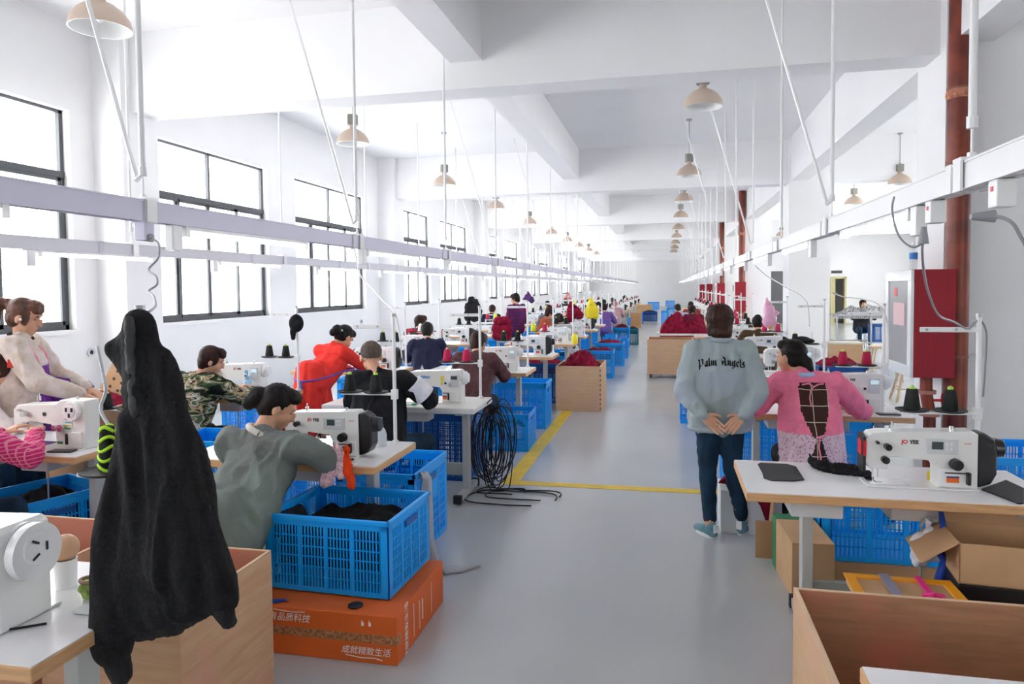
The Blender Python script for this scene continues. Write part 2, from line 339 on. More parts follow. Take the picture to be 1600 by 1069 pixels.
ob('hose_reel',MB().cyl((.12,.38,.38),(.22,.38,.38),.22,n=24),mat('hose_cream',(.4,.34,.28),.8),fc,smooth=True)
v=root('pipe_valve','red pipe elbow with a valve under the fire cabinet','valve',(2.3,6.98,.0))
ob('elbow',MB().tube([(0,0,0),(0,0,.55),(-.02,-.0,.66),(-.03,0,.74),(-.03,0,.86)],.05,12),pipem,v,smooth=True)
ob('flange',MB().cyl((0,0,.52),(0,0,.56),.085,n=20),mat('rosy_pipe',(.42,.17,.14),.5),v,smooth=True); ob('flange',MB().cyl((-.03,0,.72),(-.03,0,.75),.08,n=20),MATS['rosy_pipe'],v,smooth=True)
ob('valve_wheel',MB().tube([(.12+.0*math.cos(t),.07*math.cos(t),.66+.07*math.sin(t)) for t in [i*PI/8 for i in range(17)]],.008,6,False).cyl((0,0,.66),(.12,0,.66),.012),redk,v)
wb=root('water_bottle','clear plastic water bottle with a blue label on the fire cabinet','bottle',(2.22,7.2,1.83))
ob('bottle_body',MB().lathe([(0,0),(.033,0),(.035,.02),(.033,.15),(.03,.19),(.012,.225),(.012,.24)],n=16),film('clear_plastic',(.8,.85,.9),.35),wb,smooth=True)
ob('bottle_label',MB().lathe([(.036,.10),(.036,.16)],n=16),mat('label_blue',(.02,.22,.65),.4),wb,smooth=True); ob('bottle_cap',MB().cyl((0,0,.235),(0,0,.255),.014),white,wb)
# ---------------------------------------------------------------- lamps
beige=mat('lamp_beige',(.52,.41,.33),.5); lin=mat('lamp_inner',(.85,.86,.84),.3); ghs=mat('gear_box_grey',(.26,.25,.22),.5,.3)
def hb():
    r=root('high_bay_lamp','x','ceiling lamp')
    R=.225
    ob('reflector',MB().lathe([(R,0),(R-.004,.025),(R*.93,.075),(R*.74,.135),(R*.48,.18),(.055,.205),(.05,.21),(.045,.2),(R*.46,.17),(R*.72,.127),(R*.91,.07),(R-.012,.0),(R,0)],n=36),[beige,lin],r,smooth=True)
    me=CH[r.name][0].data
    for p in me.polygons: p.material_index=1 if (p.index//36)>=6 else 0
    ob('neck',MB().cyl((0,0,.2),(0,0,.27),.045,.04,n=16),beige,r,smooth=True)
    ob('gear_housing',MB().prism([(-.06,-.06),(.06,-.06),(.075,.0),(.06,.06),(-.06,.06),(-.075,0)],.26,.40,axis='z'),ghs,r,bevel=.006)
    ob('bulb',MB().ell((0,0,.12),(.04,.04,.07)),lin,r,smooth='all')
    ob('hanger',MB().cyl((0,0,.4),(0,0,1.02),.008).cyl((0,0,1.0),(0,0,1.03),.05),steel,r)
    return r
H0=hb(); first=True; zL=3.72
rows=[('over the machines by the windows',-4.25,[4.75,9.25,13.4,17.7,22.2,26.6,31,35.3,39.6,44]),('over the aisle',.40,[8.4,13.5,17.5,21.6,26,30.3,34.6,38.9,43.2]),('beyond the free columns',4.6,[15.8,19.4,26,31])]
for rn,x,ys in rows:
    for i,y in enumerate(ys):
        l='beige domed lamp %s, %s from the camera'%(rn,ORD[i])
        if first: o=H0; o['label']=l; first=False
        else: o=dup(H0,l)
        o.location=(x,y,zL); o.rotation_euler=(0,0,.3*i); o['group']='high bay lamps under the ceiling'
# ---------------------------------------------------------------- rails, poles, tubes
def rail(x,m,lb,z=2.02):
    r=root('power_rail',lb,'cable trunking',(x,0,z))
    ob('trunking',MB().box(-.03,.03,-3,60,0,.085).box(-.034,.034,-3,60,.083,.09).box(-.034,-.02,-3,60,-.004,0).box(.02,.034,-3,60,-.004,0),m,r)
    y=.6; jm_=MB().box(-.038,.038,0,.05,-.006,.094).mesh(); jm_.materials.append(rpaint if m is rpaint else mat('joint_grey',(.62,.62,.68),.4))
    while y<58: o_=ND.objects.new('joint_cover',jm_); link(o_,r); o_.location=(0,y,0); y+=2.15
rail(-2.3,lil,'lilac-white power trunking over the aisle-side row of tables')
rail(-4.5,mat('rail_grey_white',(.68,.68,.73),.4),'grey-white power trunking over the row of tables nearer the windows')
rail(1.0,rpaint,'white power trunking over the tables on the column side')
def pole():
    r=root('hanging_pole','x','support pole')
    zt=ZC-2.11
    ob('conduit',MB().cyl((0,0,.14),(0,0,zt),.0125,n=10),white,r,smooth=True)
    ob('bracket',MB().box(-.045,.045,-.035,.035,0,.012).box(-.045,-.036,-.03,.03,-.1,.01).box(.036,.045,-.03,.03,-.1,.01).cyl((0,0,.01),(0,0,.15),.004).cyl((0,0,.11),(0,0,.15),.018,n=8).cyl((0,0,.012),(0,0,.03),.014,n=6),white,r)
    return r
P0=pole()
def brace(parent,dx,zt):
    ob('brace',MB().cyl((-.03,0,.1),(dx,0,zt),.010,n=8).cyl((-.035,0,.09),(0,0,.12),.012,n=8),white,parent,smooth=True)
first=True; zt=ZC-2.11
for x,ys,nm,every in ((-2.3,[2.79,5.04,7.27,9.55,11.85,14.3]+[16.5+2.2*i for i in range(18)],'over the aisle-side tables',2),(-4.5,[5.3,7.75,10.2,12.57,15.0]+[17.3+2.3*i for i in range(14)],'over the tables nearer the windows',3),(1.0,[2.68,4.75,6.75,8.87,11.0,13.02]+[15.2+2.15*i for i in range(18)],'over the column-side tables',2)):
    for i,y in enumerate(ys):
        # beams: stop at the beam underside when the pole stands under one
        l='white pole hanging the trunking %s, %s from the camera'%(nm,ORD[i] if i<20 else 'far off')
        o=dup(P0,l,(x,y,2.11),0,'white hanging poles %s'%nm)
        if (x==1.0 and i%2==1) or (x==-2.3 and i in (0,1,3,5,7,9,11)) or (x==-4.5 and i%3==2): brace(o,-.75 if y<50 else -.6,zt)
for c in CH[P0.name]: ND.objects.remove(c)
ND.objects.remove(P0)
def tl():
    r=root('tube_light','x','tube light')
    ob('tube',MB().cyl((0,.02,-.03),(0,1.18,-.03),.014,n=10),tube,r,smooth=True)
    ob('batten',MB().box(-.018,.018,0,1.2,-.018,.0).box(-.02,.02,0,.03,-.05,0).box(-.02,.02,1.17,1.2,-.05,0),white,r)
    ob('plug_box',MB().box(-.022,.022,-.10,-.03,-.12,0),white,r,bevel=.004)
    return r
T0_=tl()
for x,y0,nm,n in ((1.0,3.25,'over the column-side tables',22),(-2.3,.9,'over the aisle-side tables',24),(-4.5,2.2,'over the tables nearer the windows',18)):
    for i in range(n):
        dup(T0_,'white tube light under the trunking %s, %s from the camera'%(nm,ORD[i] if i<20 else 'far off'),(x,y0+2.15*i,2.016),0,'tube lights %s'%nm)
for c in CH[T0_.name]: ND.objects.remove(c)
ND.objects.remove(T0_)
# ================================================================ furniture and machines
TH=.77
def make_table(W,D,kind='wood',lx=.12):
    """origin: front left corner on the floor; x to W, y to D"""
    r=root('sewing_table','x','table')
    if kind=='wood':
        t=ob('tabletop',MB().box(.004,W-.004,.004,D-.004,TH-.004,TH),lamin,r)
        ob('edge_band',MB().box(0,W,0,D,TH-.042,TH-.0035),edge,r,bevel=.003)
    else:
        ob('tabletop',MB().box(0,W,0,D,TH-.05,TH),mat('cream_laminate',(.70,.68,.64),.4),r,bevel=.012,seg=3)
    for x in (lx,W-.17):
        g=galv2
        ob('leg',MB().box(x,x+.05,D*.5-.04,D*.5+.04,.06,TH-.05).box(x-.005,x+.055,.08,D-.04,TH-.075,TH-.042),g,r,bevel=.004)
        ob('foot',MB().box(x,x+.05,.02,D-.02,.015,.065),g,r,bevel=.004)
        e=MB()
        for y in (.015,D-.055): e.box(x-.006,x+.056,y,y+.04,.008,.07)
        for y in (.05,D-.09): e.cyl((x+.025,y,0),(x+.025,y,.015),.018)
        ob('foot_cap',e,drk,r)
    ob('crossbar',MB().box(lx+.05,W-.17,D*.5+.0,D*.5+.03,.16,.26),galv,r,bevel=.003)
    ob('treadle',MB().box(W*.33,W*.33+.42,D*.12,D*.12+.24,.09,.105).box(W*.33+.02,W*.33+.04,D*.36,D*.55,.1,.2),galv,r,bevel=.004)
    ob('treadle_rod',MB().cyl((W*.33+.36,D*.35,.1),(W*.33+.36,D*.35,TH-.1),.005),steel,r)
    ob('control_box',MB().box(W*.5,W*.5+.2,D*.3,D*.3+.16,TH-.15,TH-.045),mat('control_grey',(.5,.5,.5),.4),r,bevel=.006)
    ob('drawer',MB().box(.2,.42,.06,.32,TH-.12,TH-.045),white if kind!='wood' else pcol,r,bevel=.006)
    return r
def make_machine(kind,logo='JOYEE',k=1.0):
    """needle at the left, origin at the left front of the bed on the tabletop; kinds A black motor and screen, B white wheel, C older with dials"""
    r=root('sewing_machine','x','sewing machine')
    bm_={'A':wht2,'B':wht2,'C':wht3}[kind]
    L=.50; y0,y1=.035,.145
    out=[(.0,.115),(0,.235),(.025,.262),(.07,.27),(L-.02,.285),(L,.27),(L,0),(.325,0),(.325,.10),(.305,.135),(.14,.15),(.105,.145),(.10,.085),(.02,.085)]
    if kind=='C': out=[(.0,.115),(0,.22),(.03,.25),(.30,.262),(.33,.285),(L,.285),(L,0),(.30,0),(.29,.10),(.26,.14),(.12,.155),(.10,.145),(.095,.085),(.02,.085)]
    body=ob('machine_body',MB().prism(out,y0,y1).box(.0,L,0,.17,.0,.008).box(.33,L-.02,y0-.01,y0+.02,.012,.10),bm_,r,bevel=.009,seg=3)
    ob('needle_bar',MB().cyl((.045,.09,.03),(.045,.09,.10),.004).cyl((.07,.09,.03),(.07,.09,.10),.004).box(.055,.085,.075,.11,.008,.014).cyl((.045,.09,.008),(.045,.09,.03),.0015),chrome,r,smooth=True)
    ob('tension_knob',MB().cyl((.095,y0,.20),(.095,y0-.035,.20),.016,n=16).cyl((.085,y0,.135),(.085,y0-.03,.135),.018,n=16).cyl((.05,y0,.22),(.05,y0-.02,.22),.008),chrome if kind!='A' else blk,r,smooth=True)
    ob('oil_cap',MB().cyl((.13,.09,.27),(.13,.09,.295),.012).cyl((.40,.09,.28),(.40,.09,.30),.010).cyl((.13,.09,.29),(.13,.09,.315),.005),chrome,r,smooth=True)
    ob('slide_plate',MB().box(.02,.2,.03,.16,.008,.010),chrome,r)
    if kind=='A':
        ob('face_plate',MB().prism([(.028,.07),(.028,.245),(.10,.262),(.15,.24),(.15,.08),(.1,.06)],-.014,-.001,axis='x'),blk,r,bevel=.003); ob('face_badge',MB().prism([(.05,.15),(.05,.215),(.09,.23),(.12,.215),(.12,.15)],-.018,-.0135,axis='x'),redk,r); ob('face_badge_front',MB().box(-.013,-.001,.024,.029,.15,.225),redk,r)
        ob('motor_housing',MB().prism([(L,.01),(L,.275),(L+.03,.28),(L+.075,.25),(L+.085,.18),(L+.085,.08),(L+.06,.03)],y0+.0,y1),blk,r,bevel=.012,seg=3)
        ob('handwheel',MB().cyl((L+.08,.09,.2),(L+.125,.09,.2),.05,.042,n=28),blk,r,smooth=True,bevel=.004)
        p=ob('control_panel',MB().box(.27,.41,y0-.006,y0+.002,.17,.245),pcol,r,bevel=.003)
        ob('display',MB().box(.295,.345,y0-.009,y0-.004,.195,.232),screend,p)
        ob('panel_button',MB().box(.355,.365,y0-.009,y0-.004,.215,.23).box(.375,.385,y0-.009,y0-.004,.215,.23).box(.355,.365,y0-.009,y0-.004,.19,.205).box(.375,.385,y0-.009,y0-.004,.19,.205),white,p)
        ob('stitch_dial',MB().cyl((.40,y0,.125),(.40,y0-.035,.125),.028,.026,n=28),blk,r,smooth=True)
        ob('reverse_lever',MB().box(.345,.455,y0-.035,y0-.028,.084,.09).box(.445,.46,y0-.035,y0-.005,.03,.09),blk,r,bevel=.002)
        a=text('logo',logo[:2],.026,redk,r,(.175,y0-.001,.225),sx=1.0,bold=.0008); text('logo',logo[2:],.026,blk,r,(.217,y0-.001,.225),bold=.0008)
        text('logo','JOYEE',.010,redk,r,(.455,y0-.001,.225),sx=1.1)
    elif kind=='B':
        ob('handwheel',MB().cyl((L,.09,.215),(L+.03,.09,.215),.055,n=30).cyl((L+.028,.09,.215),(L+.05,.09,.215),.05,.04,n=30),white,r,smooth=True)
        ob('motor_cover',MB().cyl((L-.005,.09,.215),(L+.006,.09,.215),.06,n=30),pcol,r,smooth=True)
        p=ob('control_panel',MB().box(.40,.47,y0-.006,y0+.002,.14,.25),pcol,r,bevel=.004)
        ob('display',MB().box(.408,.462,y0-.009,y0-.004,.205,.235),screen if logo=='JOYEE' else screend,p)
        ob('stitch_dial',MB().cyl((.365,y0,.175),(.365,y0-.025,.175),.024,n=24),white,r,smooth=True)
        ob('dial_face',MB().cyl((.365,y0-.02,.175),(.365,y0-.027,.175),.010,n=16),blk,r,smooth=True)
        ob('reverse_lever',MB().box(.38,.394,y0-.02,y0+.0,.03,.09).box(.34,.39,y0-.012,y0,.086,.092),blk,r)
        if logo=='JOYEE':
            text('logo','JO',.024,redk,r,(.245,y0-.001,.235),bold=.0008); text('logo','YEE',.024,blk,r,(.287,y0-.001,.235),bold=.0008)
        else: text('logo',logo,.03,mat('logo_blue',(.02,.25,.55),.4),r,(.16,y0-.001,.22),bold=.001,shear=.2); ob('label_sticker',MB().box(.315,.345,y0-.003,y0,.16,.235),mat('sticker_yellow',(.75,.6,.1),.5),r)
    else:
        ob('handwheel',MB().cyl((.425,y0,.225),(.425,y0-.03,.225),.055,n=32).cyl((.425,y0-.03,.225),(.425,y0-.036,.225),.035,n=24),white,r,smooth=True,bevel=.003)
        h=MB()
        for i in range(3): t=i*2.09+.5; h.box(-.007,.007,-.001,.001,-.012,.012,Matrix.Translation((.425+.022*math.cos(t),y0-.037,.225+.022*math.sin(t))))
        ob('wheel_slot',h,blk,r)
        ob('stitch_dial',MB().cyl((.315,y0-.01,.125),(.315,y0-.035,.125),.018,n=20).cyl((.35,y0-.01,.125),(.35,y0-.03,.125),.022,n=20),chrome,r,smooth=True)
        st=MB(); st.box(.36,.41,y0-.003,y0,.10,.20)
        ob('setting_label',st,mat('label_cream',(.75,.75,.70),.5),r)
        for i,c in enumerate(((.55,.1,.2),(.1,.1,.12),(.1,.5,.5),(.6,.6,.1),(.1,.45,.2))):
            ob('label_stripe',MB().box(.366,.404,y0-.005,y0-.002,.188-.018*i,.196-.018*i),mat('stripe%d'%i,c,.5),r)
        ob('reverse_lever',MB().box(.375,.387,y0-.02,y0-.01,.03,.09),blk,r); ob('brand_badge',MB().box(.315,.35,y0-.0135,y0-.009,.03,.045),greenp,r)
        ob('name_plate',MB().cyl((.22,y0,.2),(.22,y0-.004,.2),.012,n=16),blk,r)
    if kind!='C' : 
        ob('warning_label',MB().box(.36 if kind=='A' else .335,.415 if kind=='A' else .372,y0-.0125,y0-.0095,.035,.058),orange,r); ob('warning_label',MB().box(.36 if kind=='A' else .335,.415 if kind=='A' else .372,y0-.0125,y0-.0095,.058,.066),mat('label_navy',(.03,.05,.2),.5),r)
    r.scale=(k,k,k); return r
def make_stand(side=-1,h=.78,tray=.30,n=2):
    """pole at the origin on the table top; tray and arm reach along x*side"""
    r=root('thread_stand','x','thread stand')
    ob('pole',MB().cyl((0,0,.0),(0,0,h),.011,n=10).cyl((0,0,0),(0,0,.02),.02,n=10),white,r,smooth=True)
    s=side
    ob('tray_arm',MB().box(min(0,s*.34),max(0,s*.34),-.02,.02,tray-.006,tray+.006).box(-.018,.018,-.018,.018,tray-.03,tray+.03),white,r,bevel=.003)
    for i in range(n):
        x=s*(.12+.17*i)
        ob('spool_plate',MB().lathe([(0,.006),(.062,.006),(.075,.012),(.075,.016),(.062,.011),(0,.011)],(x,0,tray),24),drk,r,smooth=True)
        ob('spool_pin',MB().cyl((x,0,tray+.01),(x,0,tray+.135),.003),steel,r)
    ob('guide_arm',MB().box(min(0,s*.26),max(0,s*.26),-.004,.004,h-.085,h-.06),white,r,bevel=.003)
    g=MB().cyl((0,0,h-.012),(0,0,h+.006),.014,n=10)
    ob('pole_cap',g,steel,r,smooth=True)
    e=MB()
    for i in range(2): e.cyl((s*(.10+.13*i),-.006,h-.072),(s*(.10+.13*i),.006,h-.072),.007,n=10)
    ob('thread_eye',e,steel,r)
    return r
def make_cone(c,n,plas=None,k=1):
    r=root('thread_cone','x','thread cone')
    ob('yarn',MB().lathe([(.0,.004),(.036,.004),(.038,.012),(.026,.098),(.022,.105),(0,.105)],n=20),mat(n,c,.9,var=.15,vs=60,stretch=(.2,.2,6),bump=.2,bs=120),r,smooth=True)
    ob('cone_core',MB().lathe([(.010,.10),(.014,.10),(.011,.118),(.006,.118)],n=14),plas or mat('core_green',(.45,.75,.05),.5),r,smooth=True)
    return r
def make_crate(W,D,H,kind='slot',m=None):
    """origin: centre of the base"""
    m=m or blue; r=root('plastic_crate','x','crate')
    b=MB(); t=.006; cw=.045; rim=.05
    hx,hy=W/2,D/2
    b.box(-hx+.01,hx-.01,-hy+.01,hy-.01,0,.008)
    R=MB()
    for sy in (-1,1): R.box(-hx-.008,hx+.008,min(sy*(hy-.012),sy*(hy+.008)),max(sy*(hy-.012),sy*(hy+.008)),H-.022,H); R.box(-hx,hx,min(sy*(hy-.005),sy*hy),max(sy*(hy-.005),sy*hy),H-rim,H-.02)
    for sx in (-1,1): R.box(min(sx*(hx-.012),sx*(hx+.008)),max(sx*(hx-.012),sx*(hx+.008)),-hy-.008,hy+.008,H-.022,H); R.box(min(sx*(hx-.005),sx*hx),max(sx*(hx-.005),sx*hx),-hy,hy,H-rim,H-.02)
    for sx in (-1,1):
        for sy in (-1,1):
            x0,x1=sorted((sx*hx,sx*(hx-cw))); y0,y1=sorted((sy*hy,sy*(hy-cw)))
            xa,xb=sorted((sx*hx,sx*(hx-t))); ya,yb=sorted((sy*hy,sy*(hy-t)))
            b.box(x0,x1,ya,yb,0,H-.02); b.box(xa,xb,y0,y1,0,H-.02)
    nrow={'slot':6,'grid':12,'panel':8}[kind]; z0,z1=.025,H-rim
    pitch={'slot':.0165,'grid':.021,'panel':.019}[kind]
    for axis,L in ((0,hx-cw),(1,hy-cw)):
        o=hy if axis==0 else hx
        for sgn in (-1,1):
            a,c=sorted((sgn*o,sgn*(o-.004)))
            def bx(p0,p1,za,zb,th=0):
                a2,c2=(a-th,c+th)
                if axis==0: b.box(p0,p1,a2,c2,za,zb)
                else: b.box(a2,c2,p0,p1,za,zb)
            bx(-L,L,0,z0)
            for i in range(1,nrow): z=z0+(z1-z0)*i/nrow; bx(-L,L,z-.003,z+.003)
            n=int(2*L/pitch); 
            for i in range(n+1):
                p=-L+2*L*i/n; wd=.0035 if kind!='grid' else .004
                bx(p-wd,p+wd,z0,z1)
            for q in (-.5,0,.5):
                bx(L*q-.009,L*q+.009,0,z1,.003)
            if kind=='panel': bx(-L*.45,L*.45,z1-.14,z1-.03)
    ob('lattice_wall',b,m,r); ob('rim',R,m,r,bevel=.003)
    for sx in (-1,1): ob('handle',MB().box(sx*(hx+.002)-.009,sx*(hx+.002)+.009,-.07,.07,H-.085,H-.055),blue2 if m is blue else m,r,bevel=.003)
    return r
def heap(W,D,h,m,seed,fs=9,name='cloth_heap',lab='x',cat='cloth',loc=(0,0,0),rz=0,dense=46,depth=.12):
    """a loose mound of cloth, W x D, peak h, at loc (its rim); skirts down by depth"""
    b=MB(); n=dense; vs=[];fs_=[]
    for j in range(n+1):
        for i in range(n+1):
            u,v=i/n*2-1,j/n*2-1; e=max(0,1-max(abs(u),abs(v))**4)
            p=Vector((u*W*fs/2+seed*3.7,v*D*fs/2+seed,seed))
            q=p*.55+Vector((noise.noise(p*.5),noise.noise(p*.5+Vector((9,2,1))),0))*1.1
            r=1-2*abs(noise.noise(q)); r2=1-2*abs(noise.noise(q*2.1+Vector((3,3,3))))
            z=e*(h*(.35+.55*noise.noise(p*.22+Vector((1,1,1)))+.35*(1-max(abs(u),abs(v))))+h*.35*r+h*.16*r2)
            vs.append((u*W/2,v*D/2,max(z,-depth*.2) if e>.02 else -depth))
    for j in range(n):
        for i in range(n): a=j*(n+1)+i; fs_.append((a,a+1,a+n+2,a+n+1))
    k=len(vs); vs+=[(-W/2,-D/2,-depth),(W/2,-D/2,-depth),(W/2,D/2,-depth),(-W/2,D/2,-depth)]; fs_.append((k,k+3,k+2,k+1))
    b.add(vs,fs_); o=ob(name,b,m,smooth='all',loc=loc,fixn=False); o.rotation_euler=(0,0,rz); return tag(o,lab,cat,kind='stuff')
def open_box(name,W,D,H,t,m,min_=None,castors=False,r=None):
    """origin: front left corner of the base"""
    z=0
    if castors: z=.07
    w=ob('panel',MB().box(0,W,0,t,z,H).box(0,W,D-t,D,z,H).box(0,t,t,D-t,z,H).box(W-t,W,t,D-t,z,H),m,r)
    e=MB().box(0,W,0,t,H,H+.001).box(0,W,D-t,D,H,H+.001).box(0,t,t,D-t,H,H+.001).box(W-t,W,t,D-t,H,H+.001)
    ob('sawn_edge',e,mat('raw_ply_edge',(.70,.50,.33),.7),r)
    ob('base_panel',MB().box(t,W-t,t,D-t,z,z+t),min_ or m,r)
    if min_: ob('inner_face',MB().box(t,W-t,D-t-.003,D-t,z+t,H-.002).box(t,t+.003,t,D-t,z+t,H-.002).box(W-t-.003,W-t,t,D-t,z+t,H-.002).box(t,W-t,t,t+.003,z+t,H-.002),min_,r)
    if castors:
        for x in (.06,W-.06):
            for y in (.06,D-.06): ob('castor',MB().cyl((x-.012,y,.032),(x+.012,y,.032),.032,n=14).box(x-.02,x+.02,y-.02,y+.02,.05,.071),drk,r,smooth=True)
    return r
def strip_cloth(name,pts,wd,m,lab,cat,th=.006,kind=None,fold=.3,sd=1):
    """a hanging ribbon of cloth: path pts with half widths wd, gathered into folds"""
    b=MB(); P=[Vector(p) for p in pts]; n=14; vs=[];fs=[]
    for i,p in enumerate(P):
        wv=wd[i] if isinstance(wd,list) else wd
        for k in range(n): t=2*PI*k/n; rr=1+fold*math.sin(3*t+i*.5+sd)+.15*math.sin(5*t+i); vs.append(p+Vector((wv*rr*math.cos(t),wv*.55*rr*math.sin(t)+.002*math.sin(t),.3*wv*math.sin(2*t+i))))
    for i in range(len(P)-1):
        for k in range(n): j=(k+1)%n; fs.append((i*n+k,i*n+j,i*n+n+j,i*n+n+k))
    fs.append(tuple(range(n-1,-1,-1))); fs.append(tuple(range(len(vs)-n,len(vs))))
    o=ob(name,b.add(vs,fs),m,smooth='all'); return tag(o,lab,cat)
# --- prototypes
TW={'wood':make_table(1.15,.62),'white':make_table(1.25,.60,'white'),'long':make_table(1.30,.62,lx=.285)}
MC={'A':make_machine('A'),'B':make_machine('B'),'S':make_machine('B','SUPERSU'),'C':make_machine('C')}
SD={-1:make_stand(-1),1:make_stand(1)}
CN={'black':make_cone((.012,.014,.014),'yarn_black'),'red':make_cone((.55,.02,.09),'yarn_red',mat('core_peach',(.7,.5,.35),.6)),'maroon':make_cone((.42,.012,.06),'yarn_maroon'),'yellow':make_cone((.75,.85,.02),'yarn_yellow'),'white':make_cone((.8,.8,.78),'yarn_white')}
CRT={'slot':make_crate(.64,.50,.37),'grid':make_crate(.64,.50,.42,'grid'),'panel':make_crate(.56,.62,.40,'panel'),'dark':make_crate(.64,.50,.42,'grid',blue2),'tealc':make_crate(.6,.5,.42,'grid',teal)}
PROTO=list(TW.values())+list(MC.values())+list(SD.values())+list(CN.values())+list(CRT.values())
def table(x,y,lab,kind='wood',rz=0,W=1.0,D=1.0,g=None): return dup(TW[kind],lab,(x,y,0),rz,g,(W,D,1))
def machine(k,x,y,lab,s=1.0,z=TH,g=None,rz=0): return dup(MC[k],lab,(x,y,z),rz,g,s)
def stand(side,x,y,lab,cols=('black','black'),clab=None,g=None,rz=0,z=TH):
    o=dup(SD[side],lab,(x,y,z),rz,g)
    for i,c in enumerate(cols):
        if not c: continue
        dx=side*(.12+.17*i)
        dup(CN[c],(clab%(['inner','outer'][i],c) if clab and '%s' in clab else clab) or 'x',(x+dx*math.cos(rz),y+dx*math.sin(rz),z+.3115),0,(g+' cones') if g else None)
    return o
def crate(k,x,y,lab,z=0,rz=0,s=(1,1,1),g=None): return dup(CRT[k],lab,(x,y,z),rz,g,s)
def crate_px(k,pxl,pxr,fy,ty,lab,g=None,D=.45,z=0,fill=None,fl=None):
    """crate whose front base line is seen at image row fy between columns pxl and pxr, its front rim at row ty"""
    a=onz(pxl,fy,z); b=onz(pxr,fy,z); y=(a.y+b.y)/2; W=abs(ony(pxr,fy,y).x-ony(pxl,fy,y).x); H=ony((pxl+pxr)/2,ty,y).z-z
    x=(ony(pxr,fy,y).x+ony(pxl,fy,y).x)/2; pw,pd,ph={'slot':(.64,.5,.37),'grid':(.64,.5,.42),'panel':(.56,.62,.40),'dark':(.64,.5,.42),'tealc':(.6,.5,.42)}[k]
    o=dup(CRT[k],lab,(x,y+D/2,z),0,g,(W/pw,D/pd,H/ph))
    if fill: heap(W-.03,D-.03,.10,fill,random.random()*20,lab=fl,loc=(x,y+D/2,z+H-.04),dense=26,name='cloth_heap')
    return o,x,y,W,H
random.seed(5)
# ================================================================ row along the aisle (left of it)
ROW='in the row beside the aisle'
table(-2.75,1.43,'white topped sewing table at the near corner under the hanging black jacket',W=1.05)
t1=table(-2.68,3.45,'white topped sewing table in front of the grey-jacketed woman',W=1.03)
table(-2.75,5.28,'thick cream sewing table with cables hanging off its end, of the man in black','white',W=1.03)
TY=[7.6,9.42,11.6,13.35,15.4,17.4,19.5,21.6,23.7,25.8,27.9,30,32.2,34.4,36.6,38.8,41,43.2]
tl_=['sewing table of the operator in the brown-maroon sweater beside the aisle','sewing table just behind the open plywood box of maroon cloth by the aisle','sewing table with a yellow container, fifth one back along the aisle','small-looking sewing table beside the crates piled by the aisle, behind the yellow container']
for i,y in enumerate(TY):
    table(-2.68,y,tl_[i] if i<4 else 'sewing table far down the aisle side, %s behind the hanging yellow bag'%ORD[i-4],g=None if i<4 else 'far tables beside the aisle',W=1.02)
m0=machine('B',-2.27,1.53,'large white sewing machine with a grey end disc at the near corner of the frame',1.0)
m0.scale=(1,1.5,1.0); m0.location.y=1.50
b=MB()
for a in (0,2.1,4.2): b.box(-.001,.001,-.012,.012,-.003,.003,Matrix.Translation((.552,.09+.024*math.cos(a),.215+.024*math.sin(a)))@Matrix.Rotation(-a+PI/2,4,'X'))
ob('disc_slot',b,blk,m0); ob('end_disc',MB().lathe([(0,0),(.078,0),(.08,.004),(.08,.03),(.0,.03)],n=40,T=Matrix.Translation((.515,.09,.205))@Matrix.Rotation(PI/2,4,'Y')),white,m0,smooth=True)
for c in list(CH[m0.name]):
    if c.name.startswith('handwheel') or c.name.startswith('motor_cover'): c.scale=(1,1.15/1.5,1.15); c.location=(0,.021,-.032)
    if c.name.startswith('disc_slot') or c.name.startswith('end_disc'): c.scale=(1,1/1.5,1); c.location=(0,.03,0)
machine('A',-2.12,3.6,'white sewing machine with black motor end before the grey-jacketed woman',.9)
machine('S',-2.10,5.47,'white sewing machine with blue lettering and yellow sticker on the cream table',.95)
machine('B',-2.12,7.78,'white sewing machine behind the red thread cones, before the brown-maroon sweater',.95)
machine('A',-2.10,9.55,'white sewing machine with dark motor end behind the two black cones by the aisle',.95)
machine('B',-2.10,11.75,'white sewing machine behind the dark-ended one, beside the yellow container',.95)
machine('B',-2.05,13.5,'white sewing machine beside the yellow cloths on the sixth aisle-side table',.95)
for i,y in enumerate(TY[4:]): machine('AB'[i%2],-2.1,y+.15,'small white sewing machine far down the aisle side, %s past the hanging yellow bag'%ORD[i],.95,g='far machines beside the aisle')
def st(side,x,y,desc,cols,rz=0,z=TH): return stand(side,x,y,'white thread stand '+desc,cols,'%s %s thread cone on the stand '+desc,rz=rz,z=z)
st(-1,-1.6,4.0,'on the table of the grey-jacketed woman',('black','black'))
st(-1,-1.54,5.78,'at the end of the cream table',('red','red'))
st(-1,-1.60,8.18,'on the table of the brown-maroon sweater',('black','black'))
st(-1,-1.58,9.98,'behind the dark-ended machine by the aisle',('red','yellow'))
st(-1,-1.58,12.15,'behind the yellow container by the aisle',('black','black'))
st(-1,-1.58,13.9,'beside the yellow bag by the aisle',('black','black'))
for i,y in enumerate(TY[4:]):
    stand(-1,-1.6,y+.55,'thread stand far down the aisle side, %s past the yellow bag'%ORD[i],(['black','red','maroon'][i%3],['white','black'][i%2]),'small thread cone on a far stand beside the aisle','far stands beside the aisle')
